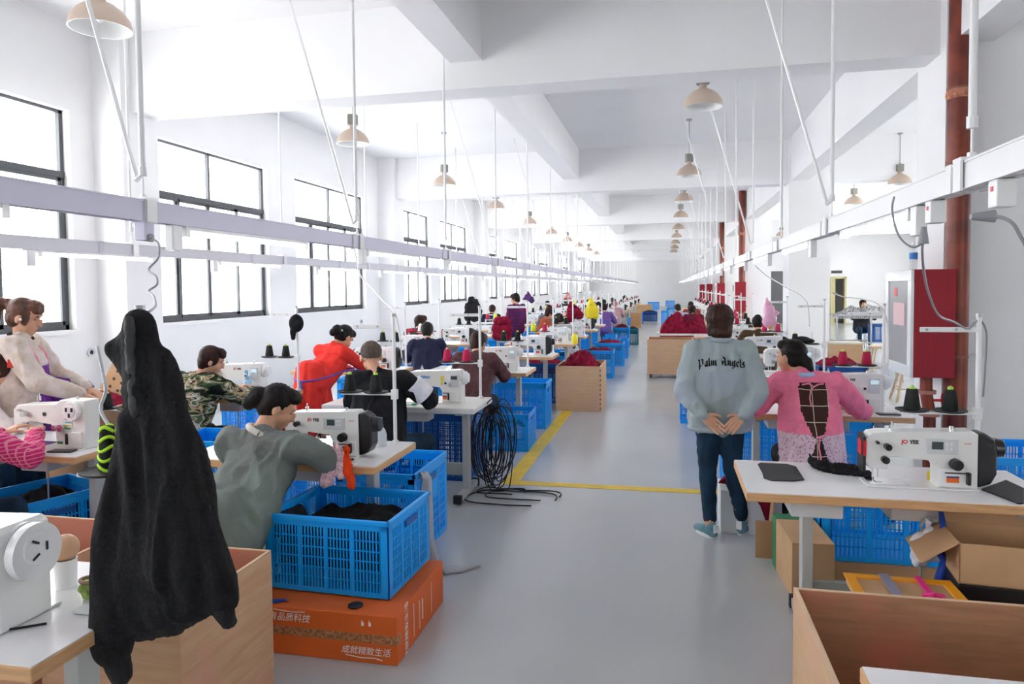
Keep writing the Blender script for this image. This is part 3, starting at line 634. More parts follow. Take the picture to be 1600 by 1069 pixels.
# ---- row nearer the windows
table(-4.42,3.36,'white topped sewing table of the pink-checked operator',W=1.0)
table(-4.52,5.46,'white topped sewing table of the camouflage-jacketed operator',W=1.02)
table(-4.25,7.45,'white topped sewing table behind the woman in the red coat',W=1.1)
UY=[9.4,11.4,13.4,15.4,17.5,19.6,21.7,23.8,26,28.2,30.4,32.6,35,37.4]
for i,y in enumerate(UY): table(-4.3,y,['sewing table in front of the navy-clad seated man','sewing table of the woman with red apron straps'][i] if i<2 else 'sewing table far along the window side, %s past the red apron straps'%ORD[i-2],g=None if i<2 else 'far tables on the window side',W=1.02)
machine('C',-3.87,3.5,'cream sewing machine with round wheel and coloured label on the pink-checked operator table',1.02)
machine('B',-4.02,5.62,'white sewing machine before the camouflage-jacketed operator',1.0)
machine('A',-3.55,7.6,'white sewing machine with black motor end behind the man in black',.95)
machine('B',-3.75,9.55,'greenish white sewing machine with a black cushion behind the navy-clad man',1.0)
for i,y in enumerate(UY[1:]): machine('AB'[i%2],-3.75,y+.15,'white sewing machine on the window side, %s past the navy-clad man'%ORD[i],.95,g='far machines on the window side')
st(-1,-3.35,6.0,'with a black cap at the camouflage table',('black','black'))
st(-1,-3.05,8.0,'behind the man in black and the red coat',('black','black'))
st(-1,-3.25,9.9,'on the table of the navy-clad man',('white','white'))
for i,y in enumerate(UY[1:]): stand(-1,-3.25,y+.5,'white thread stand on the window side, %s past the navy-clad man'%ORD[i],(['black','yellow','red'][i%3],['black','red'][i%2]),'small thread cone on a far stand on the window side','far stands on the window side')
pz_=ony(168,638,4.3); st(-1,pz_.x+.29,4.30,'behind the cream machine at the window side',('black','black'),z=pz_.z-.31)
# ---- column side row
RY=[7.6,9.6,11.6,13.6,15.7,17.8,19.9,22,24.1,26.2,28.4,30.6,33]
r0_=table(.46,1.22,'white table corner with peach edge in the near foreground beside the plywood box',W=1.0)
r1_=table(.35,3.32,'long white topped sewing table with dark pads on it, foreground by the columns','long')
table(.52,5.40,'white topped sewing table of the woman in the pink smock',W=1.02)
for i,y in enumerate(RY): table(.5,y,'sewing table behind the pink-smocked woman, with the dark hat stand' if i==0 else 'sewing table on the column side, %s past the pink smock table'%ORD[i],g='far tables on the column side' if i else None,W=1.02)
machine('A',.90,3.5,'white sewing machine with screen and black motor end, nearest on the column side',.93)
machine('B',1.04,5.55,'white sewing machine before the woman in the pink smock',1.0)
machine('B',1.0,7.78,'white sewing machine behind the head of the pink-smocked woman',1.0)
for i,y in enumerate(RY[1:]): machine('AB'[i%2],1.0,y+.15,'white sewing machine on the column side, %s past the pink smock'%ORD[i],.95,g='far machines on the column side')
st(-1,1.47,3.82,'in the foreground by the red pipe',('black','black'))
st(-1,1.62,5.9,'beside the white machine of the pink-smocked woman',('maroon','maroon'))
st(-1,1.62,8.0,'with a black hat behind the pink smock',(None,'black'))
for i,y in enumerate(RY[1:]): stand([-1,1][i==1],1.58 if i!=1 else 1.0,y+.5,'white thread stand on the column side, %s past the pink smock'%ORD[i],(['red','maroon','black'][i%3],['red','black'][i%2]),'small thread cone on a far column-side stand','far stands on the column side')
# ================================================================ crates
orb=root('orange_carton','large orange shipping carton with white printing under the nearest blue crate','box',(-1.96,2.95,0))
W=.77;D=.68;H=.225
ob('carton_body',MB().box(0,W,0,D,0,H),orange,orb,bevel=.004)
tape=mat('printed_tape',(.42,.17,.07),.35,var=.5,vs=60)
ob('packing_tape',MB().box(.0,W+.001,-.0015,0,.095,.135).box(W,W+.0015,0,.05,.095,.135),tape,orb)
pw=mat('print_white',(.85,.82,.78),.5)
text('printed_line','有品质科技',.042,pw,orb,(.24,-.003,.178),ext=.0004,shear=.2); text('printed_line','成就精致生活',.040,pw,orb,(.62,-.003,.055),ext=.0004,shear=.2)
ob('printed_swoosh',MB().tube([(.52,-.002,.032),(.60,-.002,.024),(.66,-.002,.028),(.70,-.002,.02)],.002,5),pw,orb); ob('printed_swoosh',MB().tube([(.16,-.002,.212),(.25,-.002,.206),(.32,-.002,.21)],.002,5),pw,orb)
for x,z in ((.60,.185),(.635,.185)): ob('printed_mark',MB().box(x,x+.012,-.0015,0,z-.012,z+.004).box(x+.002,x+.006,-.0015,0,z+.006,z+.012),pw,orb)
a=text('printed_line','成就精致生活',.045,pw,orb,(W+.003,.12,.11),rot=(R_(90),R_(-90),R_(90)),ext=.0004)
ob('printed_line',MB().box(W,W+.0015,.30,.303,.03,.17).box(W,W+.0015,.34,.35,.06,.16).box(W,W+.0015,.22,.223,.03,.19).box(W,W+.0015,.48,.483,.03,.19),pw,orb)
crate('slot',-1.60,3.37,'blue slotted crate of black pieces on the orange carton',z=.235,rz=-.04,s=(1.03,1.05,1.0))
heap(.56,.46,.10,blkc,3,lab='black cut fabric pieces heaped in the blue crate on the orange carton',loc=(-1.60,3.37,.47),fs=13)
q=root('caster_plate','black round plate sticking out under the nearest blue crate','castor',(-1.42,3.02,.226)); ob('plate',MB().lathe([(0,0),(.035,0),(.035,.008),(0,.008)],n=20),drk,q,smooth=True)
strip_cloth('strap',[(-1.95,3.0,.235),(-1.88,2.985,.225),(-1.80,2.99,.232),(-1.76,3.0,.236)],[.008,.02,.022,.01],mat('royal_blue_strap',(.01,.06,.4),.6),'royal blue strap trailing from under the nearest crate','strap')
crate('panel',-1.79,4.45,'tall blue crate behind the orange carton with a grey plastic strip over its rim',s=(.93,1.06,1.38))
crate('grid',-2.4,4.6,'blue crate under the table edge behind the grey-jacketed woman',s=(.95,.9,1.2))
grey_pl=film('grey_plastic',(.55,.56,.60),.8)
strip_cloth('plastic_strip',[(-1.535,4.22,.50),(-1.50,4.2,.55),(-1.47,4.18,.52),(-1.455,4.1,.36),(-1.43,4.02,.2),(-1.38,3.98,.08),(-1.33,4.0,.02),(-1.24,4.05,.015),(-1.12,4.12,.012)],[.02,.022,.024,.045,.05,.06,.05,.05,.01],grey_pl,'grey plastic wrap hanging from a crate rim to the floor','plastic wrap')
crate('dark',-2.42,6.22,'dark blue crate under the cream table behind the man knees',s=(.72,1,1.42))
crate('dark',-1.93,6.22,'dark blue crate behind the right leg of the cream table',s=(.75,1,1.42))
crate('slot',-1.64,7.42,'open blue crate on the floor beside the yellow line',s=(.72,1.0,1.06),rz=.02)
strip_cloth('fabric_scrap',[(-1.8,7.4,.19),(-1.7,7.45,.24),(-1.62,7.4,.29),(-1.5,7.42,.22)],[.02,.05,.05,.02],blkc,'black fabric scrap in the open crate beside the yellow line','cloth')
crate('slot',-1.78,8.62,'blue crate behind the brown-maroon operator table leg',s=(1.1,.9,1.5))
crate('slot',-2.5,8.62,'blue crate half hidden behind the brown-maroon sweater',s=(.9,.9,1.4))
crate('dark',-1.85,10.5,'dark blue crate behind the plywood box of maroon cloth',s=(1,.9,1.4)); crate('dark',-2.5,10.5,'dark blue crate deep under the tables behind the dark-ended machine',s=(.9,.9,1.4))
heap(.6,.4,.12,maroon,4,lab='maroon cloth in the dark crate behind the dark-ended machine',loc=(-1.85,10.5,.56),dense=26)
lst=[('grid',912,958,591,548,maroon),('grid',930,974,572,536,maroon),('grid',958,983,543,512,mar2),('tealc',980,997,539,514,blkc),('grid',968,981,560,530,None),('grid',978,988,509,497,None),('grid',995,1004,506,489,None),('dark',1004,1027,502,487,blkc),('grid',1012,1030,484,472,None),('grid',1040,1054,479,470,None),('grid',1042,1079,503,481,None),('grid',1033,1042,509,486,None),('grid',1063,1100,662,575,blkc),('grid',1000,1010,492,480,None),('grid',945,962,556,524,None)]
dsc=['first past the plywood box','second past the plywood box','third past the plywood box, tall and full','teal one at the aisle edge','tucked behind the second one','pale one by the brown carton','beside the far carton','dark one standing out in the aisle','open one farther on in the aisle','far one with a white rim','broad one past the wheeled plywood box','narrow one beside the broad one','beside the woman in the sage sweatshirt','between the far tables','tucked against the tables']
for (k,a,b_,fy,ty,fl),d_ in zip(lst,dsc): crate_px(k,a,b_,fy,ty,'blue crate by the aisle, '+d_ if k!='tealc' else 'teal crate of dark cloth by the aisle edge',fill=fl,fl='cloth heaped in the crate by the aisle, '+d_)
cr0=crate('slot',-3.80,3.62,'blue slotted crate of black pieces under the cream machine table',rz=-.33,s=(.80,1.25,1.3))
heap(.42,.54,.10,blkc,8,lab='black pieces in the crate under the cream machine table',loc=(-3.80,3.62,.36),rz=-.33,fs=13)
crate('panel',-3.80,4.62,'blue crate behind the pink-checked operator table',s=(1.1,.9,1.5)); crate('slot',-3.2,4.6,'blue crate half behind the hanging jacket',s=(.9,.9,1.75))
crate('grid',-4.1,6.6,'blue crate behind the camouflage operator table',s=(1,.9,1.3)); crate('panel',-2.72,6.62,'blue crate between the red coat and the cream table',s=(.6,.6,1.3))
crate('grid',-3.7,8.5,'blue crate behind the red coat table',s=(1.2,.9,1.4)); crate('grid',-3.7,10.4,'blue crate behind the navy-clad man table',s=(1.3,.9,1.55))
for i,y in enumerate((12.4,14.4,16.5,18.6,20.7)): crate('grid',-3.75,y,'blue crate between the window side tables, %s past the navy-clad man'%ORD[i],s=(1.3,.9,1.5)); crate('grid',-2.2,y+.05,'blue crate between the aisle side tables, %s past the plywood box'%ORD[i],s=(1.4,.8,1.4))
# column side
crate('slot',1.33,4.62,'large blue slotted crate under the foreground column-side table',z=.10,s=(1.44,1.0,1.16))
q=root('flat_carton','brown flattened carton under the large slotted crate','carton',(.92,4.34,0)); ob('carton_body',MB().box(0,.86,0,.55,0,.095),card,q)
crate('grid',2.03,4.72,'blue crate at the frame edge behind the black motor end, lower one',s=(1,1.1,.86)); crate('slot',2.03,4.72,'blue open crate at the frame edge behind the black motor end, upper one',z=.37,s=(1,1.1,.95))
crate('panel',1.42,6.5,'blue crate with dark cord on top under the pink smock table',s=(.8,.8,1.45))
crate('grid',.72,6.42,'blue mesh crate behind the left leg of the pink smock table',s=(.8,.9,1.5)); crate('grid',.72,6.42,'second blue crate stacked behind the sage sweatshirt',z=.64,s=(.8,.9,.0001+.3))
crate('dark',1.98,9.0,'dark blue crate of maroon cloth past the pink smock machine',z=.30,s=(.8,1,1.1)); q=root('carton_stack','brown carton under the dark blue crate of maroon cloth','carton',(1.72,8.75,0)); ob('carton_body',MB().box(0,.52,0,.5,0,.295),card2,q)
heap(.5,.46,.12,maroon,5,lab='maroon cloth in the dark crate past the pink smock machine',loc=(1.98,9.0,.72),dense=30)
for i,y in enumerate((8.55,10.55,12.5,14.6,16.7,18.8)): crate('grid',.95,y,'blue crate between column side tables, %s past the pink smock'%ORD[i],s=(1.2,.8,1.4))
# ================================================================ plywood boxes
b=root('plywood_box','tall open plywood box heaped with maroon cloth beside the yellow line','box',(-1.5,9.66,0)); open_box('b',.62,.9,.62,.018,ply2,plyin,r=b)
for i in range(9): ob('joint_notch',MB().box(.601,.6215,-.001,.02,.03+.065*i,.058+.065*i),mat('joint_dark',(.3,.15,.08),.7),b)
heap(.56,.84,.22,maroon,6,lab='maroon cloth pieces heaped in the plywood box beside the yellow line',loc=(-1.19,10.11,.53),fs=15,dense=60)
b=root('plywood_box','open plywood box on castors standing in the aisle','box',(-.36,13.45,0)); open_box('b',.85,.75,.72,.018,ply2,plyin,True,b)
heap(1.0,.7,.30,maroon,7,lab='maroon cloth heaped on the table past the wheeled plywood box',loc=(.35,14.9,.80),dense=60,fs=13)
q=root('cloth_table','low table carrying the heap of maroon cloth past the wheeled box','table',(-.2,14.55,0)); ob('tabletop',MB().box(0,1.15,0,.7,.72,.76),lamin,q); 
for x in (.05,1.05):
    for y in (.05,.6): ob('leg',MB().box(x,x+.05,y,y+.05,0,.72),galv2,q)
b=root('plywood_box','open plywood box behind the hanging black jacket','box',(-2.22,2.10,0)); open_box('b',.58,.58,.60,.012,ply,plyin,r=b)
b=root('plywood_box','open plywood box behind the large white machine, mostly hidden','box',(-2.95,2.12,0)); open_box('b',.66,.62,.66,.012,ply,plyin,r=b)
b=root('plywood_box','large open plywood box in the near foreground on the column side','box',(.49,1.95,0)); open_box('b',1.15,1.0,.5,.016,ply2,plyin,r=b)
bx_=root('pressboard_bin','brown open bin of maroon cloth by the wall behind the cream machine','bin',(-5.35,4.45,0)); open_box('b',1.1,.8,.80,.02,card,card,r=bx_)
heap(1.04,.74,.20,maroon,9,lab='maroon cloth in the brown bin by the window wall',loc=(-4.8,4.85,.74),fs=8)
# cartons at the column side
oc_=ony(1498,912,3.24); b=root('open_carton','open cardboard carton with a raised flap under the foreground column-side table','carton',(oc_.x,3.24,oc_.z),-.10)
ob('panel',MB().box(0,.5,0,.006,0,.17).box(0,.5,.30,.306,0,.17).box(0,.006,0,.3,0,.17).box(.494,.5,0,.3,0,.17).box(0,.5,0,.3,0,.006),card2,b)
ob('flap',MB().box(0,.006,-.0,.3,0,.17,Matrix.Translation((0,0,.168))@Matrix.Rotation(R_(-125),4,'Y')),card2,b); ob('flap',MB().box(0,.5,0,.006,0,.06,Matrix.Translation((0,.3,.168))@Matrix.Rotation(R_(-25),4,'X')),card2,b)
b=root('black_box','black box under the open cardboard carton','box',(oc_.x,3.24,0),-.10); ob('box_body',MB().box(0,.5,0,.3,0,oc_.z-.002),blk,b,bevel=.005)
b=root('carton','brown carton with green printed rim beside the foreground table leg','carton',(.66,4.02,0),.06)
ob('carton_body',MB().box(0,.22,0,.50,0,.31),card2,b,bevel=.003); ob('green_band',MB().box(-.001,.221,.40,.502,.24,.3115).box(-.001,.02,.40,.502,.0,.24),greenp,b); ob('brown_seam',MB().box(.05,.10,-.002,0,0,.24),card,b)
b=root('cardboard_panel','brown cardboard flap standing beside the green rimmed carton','cardboard',(.54,4.60,0)); ob('board',MB().box(0,.19,0,.008,0,.235),card,b)
b=root('white_carton','white box with maroon scraps behind the standing woman legs','box',(.36,5.02,0)); ob('box_body',MB().box(0,.40,0,.30,0,.30),mat('white_card',(.72,.74,.76),.6),b,bevel=.004)
strip_cloth('fabric_scrap',[(.38,5.1,.33),(.44,5.12,.36),(.5,5.1,.34),(.56,5.05,.33),(.62,5.0,.30),(.66,4.99,.22),(.66,4.98,.12)],[.03,.06,.06,.05,.05,.035,.01],maroon,'maroon scraps spilling over the white box','cloth')
b=root('wooden_stool','wooden stool leg and seat behind the foreground column-side table','stool',(.85,5.05,0))
ob('seat',MB().box(-.18,.18,-.12,.12,.43,.46),ply2,b,bevel=.005)
for x in (-.14,.14):
    for y in (-.09,.09): ob('leg',MB().cyl((x*1.3,y*1.3,0),(x,y,.43),.017,n=8),ply2,b)
rt_=ony(1345,936,3.03); b=root('ribboned_tray','orange trimmed flat tray tied with a pink and a grey ribbon','tray',(rt_.x,3.03,rt_.z-.342),-.02)
ob('tray_body',MB().box(0,.40,0,.26,.30,.335).box(.02,.38,.02,.24,.342-rt_.z,.30),card2,b); ob('orange_trim',MB().box(-.01,.41,-.01,.03,.335,.342).box(-.01,.41,.23,.27,.335,.342).box(-.01,.03,.03,.23,.335,.342).box(.37,.41,.03,.23,.335,.342),mat('orange_yellow',(.85,.36,.01),.45),b)
ob('grey_ribbon',MB().box(.13,.17,-.012,.27,.343,.35),mat('grey_violet',(.25,.24,.33),.6),b); ob('pink_ribbon',MB().box(.27,.295,-.012,.27,.343,.35).tube([(.24,.06,.352),(.28,.05,.365),(.32,.07,.352)],.008,6).tube([(.25,.03,.352),(.28,.05,.365),(.33,.03,.352)],.007,6),mat('hot_pink',(.8,.03,.25),.5),b)
b=root('hanging_bag','white cloth tied with a blue ribbon under the foreground column-side table','bag',(1.15,3.5,0))
m=MB()
for i,(x,z,r) in enumerate(((0,.50,.05),(.02,.56,.04),(-.03,.46,.04),(.04,.48,.035),(.0,.62,.02),(-.02,.52,.05),(.05,.58,.02))): m.ell((x,0,z),(r,r*.7,r*1.1))
ob('cloth_bag',remesh(m,.009,3,.012,22,3),mat('white_cloth',(.8,.8,.84),.8),b)
ob('blue_ribbon',MB().tube([(.05,-.02,.68),(.055,-.035,.62),(.04,-.055,.58),(.01,-.06,.545),(.03,-.055,.51),(.065,-.04,.47),(.06,-.03,.42),(.05,-.03,.36)],[.010,.014,.016,.012,.016,.022,.024,.03],8),mat('royal_blue_strap',(0,0,0)),b,smooth='all')
ob('hook',MB().tube([(-.03,0,.60),(0,0,.64),(.06,0,.65),(.05,0,.73)],.006,6),steel,b)
# ================================================================ people
PN=[0]
def V(*a): return Vector(a)
def rotm(yaw=0,pitch=0,roll=0): return (Euler((pitch,roll,yaw),'XYZ')).to_matrix()
def hand(mb,wr,d,side,curl=.5,pal=None,k=1.0):
    """palm and five fingers from wrist wr along d; pal = palm normal; thumb on the side"""
    d=Vector(d).normalized(); pal=Vector(pal or (0,0,-1)); pal=(pal-d*pal.dot(d)).normalized(); s=d.cross(pal)*side
    wr=Vector(wr)
    for i in range(4):
        o=(i-1.5)*.0205*k; mb.cap(wr+s*o*.6+d*.008,wr+s*o+d*.076*k,.0135*k,.0108*k)
        L=(.036,.042,.040,.031)[i]*k; b=wr+s*o*1.05+d*.082*k; dd=d.copy(); 
        for j in range(3):
            dd=(dd*math.cos(curl*.7)+pal*math.sin(curl*.7)).normalized(); ln=L*(1,.72,.55)[j]; e=b+dd*ln; mb.cap(b,e,.0082*k*(1-.06*j),.0076*k*(1-.08*j)); b=e
    t=wr-s*.022*k+d*.02*k; dd=(d*.75-s*.75+pal*.25).normalized()
    mb.cap(wr+d*.01,t+dd*.02*k,.014*k,.0125*k); e=t+dd*.052*k; mb.cap(t+dd*.015*k,e,.012*k,.0105*k); dd=(d*.95-s*.2+pal*.4).normalized(); mb.cap(e,e+dd*.028*k,.0105*k,.008*k)
def head_prims(mb,H,Q,face=True):
    def e(c,r,rot=None): mb.ell(H+Q@Vector(c),r,Q@rot if rot else Q,14,10)
    e((0,-.008,.025),(.074,.090,.088)); e((0,.025,-.035),(.058,.060,.070)); e((0,.045,-.075),(.036,.038,.032))
    e((-.030,.045,-.035),(.030,.035,.035)); e((.030,.045,-.035),(.030,.035,.035))
    e((0,.078,.03),(.05,.012,.012))
    e((0,.092,-.012),(.011,.014,.026),rotm(pitch=-.25)); e((0,.100,-.030),(.016,.013,.010))
    e((0,.083,-.060),(.022,.010,.006)); e((0,.081,-.069),(.018,.010,.006))
    for s in (-1,1): e((s*.077,-.006,-.012),(.010,.020,.031),rotm(yaw=-s*.35)); 
def person(name,label,loc,rz,J,top,low,hair='short',hm=None,seat=True,voxel=.012,bulk=1.0,head=(0,0,0),hands=True,extra=None,lowlen=1,fold=.010,sleeve=1.0,shoes=(blk,white),group=None,skirt=None,handpal=None,curl=.6,hdir=None,collar=None,zs=.55,fs=9,low_show=True,lowr=1.0):
    PN[0]+=1; sd=PN[0]*1.37
    r=root('person',label,'person',loc,rz,group)
    Q=rotm(*head); H=J['H']; N=J['N']; P=J['P']
    # body: one surface
    b=MB(); head_prims(b,H,Q); b.cap(N,H+Q@V(0,-.015,-.05),.050,.047)
    Sl,Sr,El,Er,Wl,Wr=J['Sl'],J['Sr'],J['El'],J['Er'],J['Wl'],J['Wr']
    C=(Sl+Sr)/2-V(0,0,.12)
    b.cap(P,C,.105,.11); b.cap(C,N,.10,.055); b.cap(Sl,Sr,.05); b.cap(P+V(-.06,0,0),C+V(-.05,0,0),.09,.085); b.cap(P+V(.06,0,0),C+V(.05,0,0),.09,.085)
    for S_,E_,W_ in ((Sl,El,Wl),(Sr,Er,Wr)): b.cap(S_,E_,.046,.038); b.cap(E_,W_,.037,.026)
    for k in ('l','r'): b.cap(P+V(-.07 if k=='l' else .07,0,-.02),J['K'+k],.075,.052); b.cap(J['K'+k],J['A'+k],.050,.036); 
    if hands:
        for W_,E_,sd_,kk in ((Wl,El,1,'l'),(Wr,Er,-1,'r')):
            d=(hdir or {}).get(kk) or (W_-E_); hand(b,W_,d,sd_,curl,(handpal or {}).get(kk,(0,0,-1)))
    me=remesh(b,.0048 if voxel<.0105 else (.0075 if voxel<.013 else voxel*.8),1 if voxel<.0105 else 2)
    bo=ob('body',me,[skin,lipm,eyem])
    ex=[(H+Q@V(s*.029,.076,.003),.0085,2) for s in (-1,1)]+[(H+Q@V(s*.031,.085,.024),.010,2) for s in (-1,1)]+[(H+Q@V(0,.09,-.065),.013,1)]
    for p in me.polygons:
        for c,rr,mi in ex:
            if abs(p.center.x-c.x)<rr*2 and (p.center-c).length<rr: p.material_index=mi
    # hair
    h=MB(); 
    def e(c,r_,rot=None): h.ell(H+Q@Vector(c),r_,Q@rot if rot else Q,16,10)
    if hair!='none':
        big=1.0 if hair!='crew' else .955
        e((0,-.026,.036),(.086*big,.092*big,.088*big)); 
        if hair!='crew': e((0,-.045,-.01),(.078,.066,.075)); e((0,.035,.082),(.066,.055,.040)); 
        if hair in('short','bob','fringe'): e((-.06,.0,.02),(.025,.05,.06)); e((.06,.0,.02),(.025,.05,.06)); e((0,-.055,-.045),(.065,.045,.055)); e((0,.066,.062),(.058,.028,.026))
        if hair=='bob': e((0,-.03,.03),(.094,.094,.094)); e((0,-.05,-.07),(.075,.05,.06)); e((-.066,-.01,-.03),(.02,.045,.07)); e((.066,-.01,-.03),(.02,.045,.07))
        if hair=='pony': h.tube([H+Q@V(*p) for p in ((0,-.10,.07),(0,-.15,.06),(0,-.175,-.01),(0,-.17,-.10),(0,-.15,-.17),(0,-.13,-.21))],[.025,.035,.035,.032,.024,.008],10); e((0,.068,.058),(.055,.026,.028)); e((-.062,.03,0),(.012,.025,.05)); e((.062,.03,0),(.012,.025,.05))
        if hair=='bun': e((0,-.125,-.005),(.050,.050,.060)); e((0,-.14,-.045),(.040,.04,.045))
        if hair=='lowpony': h.tube([H+Q@V(*p) for p in ((0,-.09,0),(0,-.12,-.03),(.005,-.13,-.09),(.0,-.12,-.15))],[.03,.038,.034,.012],10)
        if hair=='updo': e((0,-.075,.085),(.05,.05,.04)); e((.02,-.09,.05),(.045,.04,.045))
        ho=ob('hair',remesh(h,.009 if voxel<.013 else .014,1,.004,38,sd),hm or hairm,r)
    bo.parent=r; CH.setdefault(r.name,[]).append(bo)
    # upper garment
    g=MB(); B=bulk; up=V(0,0,1)
    hipz=J.get('hem',P.z-.02)
    hemP=V(P.x,P.y,hipz)
    for sx,w_ in ((-1,1),(1,1),(0,1)):
        g.cap(hemP+V(sx*.085,0,.03),C+V(sx*.07,-.01,0),.118*B if sx else .125*B,.108*B if sx else .12*B)
    g.cap(C,N-V(0,0,.015),.12*B,.068); g.cap(Sl,Sr,.066*B**.5); g.cap(Sl,N-V(0,.0,.01),.062,.05); g.cap(Sr,N-V(0,.0,.01),.062,.05)
    for S_,E_,W_ in ((Sl,El,Wl),(Sr,Er,Wr)):
        g.cap(S_,E_,.069*B,.060*B*sleeve); e_=E_+(W_-E_)*(.93 if sleeve else .9); g.cap(E_,e_,.058*B*sleeve,.042*B)
    if skirt:
        for i in range(8): t=i*PI/4; g.cap(P+V(.07*math.cos(t),.05*math.sin(t),.12),P+V(skirt[0]*math.cos(t),skirt[1]*math.sin(t)+skirt[3],skirt[2]),.09,.05)
    gm=remesh(g,voxel,3,fold,fs,sd,zs)
    tm=top if isinstance(top,(list,tuple)) else [top]
    go=ob('top_garment',gm,tm,r)
    if collar is not None:
        c=MB(); c.tube([N+Q@V(.058*math.cos(t),.058*math.sin(t)-.01,.0) for t in [i*PI/8 for i in range(17)]],.018,8,False); ob('collar',c,collar,r,smooth='all')
    if low_show:
        l=MB()
        l.cap(P+V(-.07,0,-.0),P+V(.07,0,-.0),.118*lowr)
        for k in ('l','r'):
            sx=-1 if k=='l' else 1; A=J['A'+k]; K=J['K'+k]
            l.cap(P+V(sx*.075,-.01,-.03),K,.096*lowr,.066*lowr); l.cap(K,A+(K-A)*.12,.066*lowr,.048*lowr)
        ob('trousers',remesh(l,max(voxel,.011),2,fold*.6,12,sd+3,.6),low,r)
        for k in ('l','r'):
            A=J['A'+k]; f=J.get('F'+k,V(0,1,0)); f=f.normalized(); sh=MB(); up_=V(0,0,1); s_=f.cross(up_)
            b0=V(A.x,A.y,.0)
            sh.cap(b0+up_*.045-f*.03,b0+up_*.04+f*.06,.036,.036); sh.cap(b0+up_*.035+f*.06,b0+up_*.03+f*.14,.038,.028); sh.cap(b0+up_*.05-f*.025,b0+up_*.085-f*.01,.036,.038)
            so=ob('shoe',remesh(sh,.008,2),shoes[0],r)
            sl=MB(); sl.cap(b0+up_*.016-f*.04,b0+up_*.016+f*.145,.040,.034)
            sm_=sl.mesh(); 
            for v_ in sm_.vertices: v_.co.z=max(0.0,min(v_.co.z,.026))
            ND.meshes.remove(sm_)
            s2=MB(); poly=[]
            for i in range(20):
                t=i*PI/10; w2=.041 if math.sin(t)<0 else .038; poly.append(b0+f*(.052+.098*math.sin(t))+s_*(w2*math.cos(t)*(1 if math.sin(t)<.3 else .92)))
            s2.add([tuple(p+up_*z) for z in (.0,.026) for p in poly],[tuple(range(19,-1,-1)),tuple(range(20,40))]+[(i,(i+1)%20,20+(i+1)%20,20+i) for i in range(20)])
            ob('sole',s2,shoes[1],so,bevel=.004)
    return r,go,J
def sitJ(lean=.8,arm=1.0,twist=0,armsx=(.13,.13),armz=.83,army=.60,h=.55,tall=1.0,hf=.10,hx=0):
    P=V(0,0,h); sy=.30*lean; sz=h+(.48-.09*lean)*tall
    N=V(hx*.4,sy+.015,sz+.045)
    return dict(P=P,N=N,H=N+V(hx,hf,.115),Sl=V(-.175,sy,sz-.01),Sr=V(.175,sy,sz-.01),El=V(-.27,sy+.17,sz-.20+.0),Er=V(.27,sy+.17,sz-.20),Wl=V(-armsx[0],army-.05,armz+.02),Wr=V(armsx[1],army-.05,armz+.02),
      Kl=V(-.14,.40,.50),Kr=V(.14,.40,.50),Al=V(-.12,.36,.08),Ar=V(.12,.38,.08),hem=h-.06)
def standJ(h=1.60,lean=0,hf=.0):
    k=h/1.6; P=V(0,0,.86*k); return dict(P=P,N=V(0,lean*.28,1.34*k-lean*.05),H=V(0,lean*.30+.02+hf,1.475*k-lean*.06),Sl=V(-.17,lean*.25,1.29*k-lean*.05),Sr=V(.17,lean*.25,1.29*k-lean*.05),El=V(-.24,lean*.2-.02,1.03*k),Er=V(.24,lean*.2-.02,1.03*k),
      Wl=V(-.2,.10+lean*.3,.84*k),Wr=V(.2,.1+lean*.3,.84*k),Kl=V(-.09,.02,.47*k),Kr=V(.09,.02,.47*k),Al=V(-.09,0,.09),Ar=V(.09,0,.09),hem=.80*k)
def stool(x,y,label,col=None,h=.44,r=.15):
    o=root('work_stool',label,'stool',(x,y,0))
    ob('seat',MB().lathe([(0,h-.03),(r,h-.03),(r+.01,h-.015),(r,h),(0,h)],n=24),col or blue2,o,smooth=True)
    for i in range(4):
        t=PI/4+i*PI/2; ob('leg',MB().cyl((r*1.05*math.cos(t),r*1.05*math.sin(t),0),(r*.8*math.cos(t),r*.8*math.sin(t),h-.02),.011,n=8),steel,o)
    ob('foot_ring',MB().tube([(r*.95*math.cos(t),r*.95*math.sin(t),.16) for t in [i*PI/8 for i in range(17)]],.007,6,False),steel,o)
    return o
# ---- standing woman with the printed sweatshirt
J=standJ(1.57); J.update(Sl=V(-.165,-.005,1.27),Sr=V(.165,-.005,1.27),N=V(0,-.0,1.33),H=V(-.005,.03,1.46),El=V(-.235,-.085,1.0),Er=V(.235,-.085,1.0),Wl=V(-.115,-.175,.865),Wr=V(.125,-.175,.865),P=V(0,0,.84),hem=.80,
  Kl=V(-.075,.03,.46),Kr=V(.085,.03,.47),Al=V(-.06,-.0,.09),Ar=V(.165,.10,.09),Fl=V(-.55,.85,0),Fr=V(.45,.75,0))
shoe_m=mat('shoe_teal',(.10,.32,.38),.7,var=.3,vs=9,c2=(.25,.36,.42))
pw_,go,J=person('p','woman in a sage sweatshirt with black lettering standing with hands clasped behind','person' and (.345,4.92,0),.03,J,sweatm,jean,hair='bob',hm=hairb,voxel=.010,bulk=1.12,head=(.25,-.10,0),fold=.014,shoes=(shoe_m,white),
  hdir={'l':V(.72,-.10,-.66),'r':V(-.68,-.34,-.62)},handpal={'l':V(.1,-1,.1),'r':V(-.1,-1,.1)},curl=.35,lowr=.93,fs=7,zs=.5)
ob('collar',MB().tube([J['N']+V(.058*math.cos(t),.056*math.sin(t)-.0,.012) for t in [i*PI/10 for i in range(21)]],.020,8,False),sweatm,pw_,smooth='all')
ob('hem_band',MB().tube([V(.19*math.cos(t),.125*math.sin(t)-.0,.755) for t in [i*PI/16 for i in range(33)]],.022,8,False),sweatm,pw_,smooth='all')
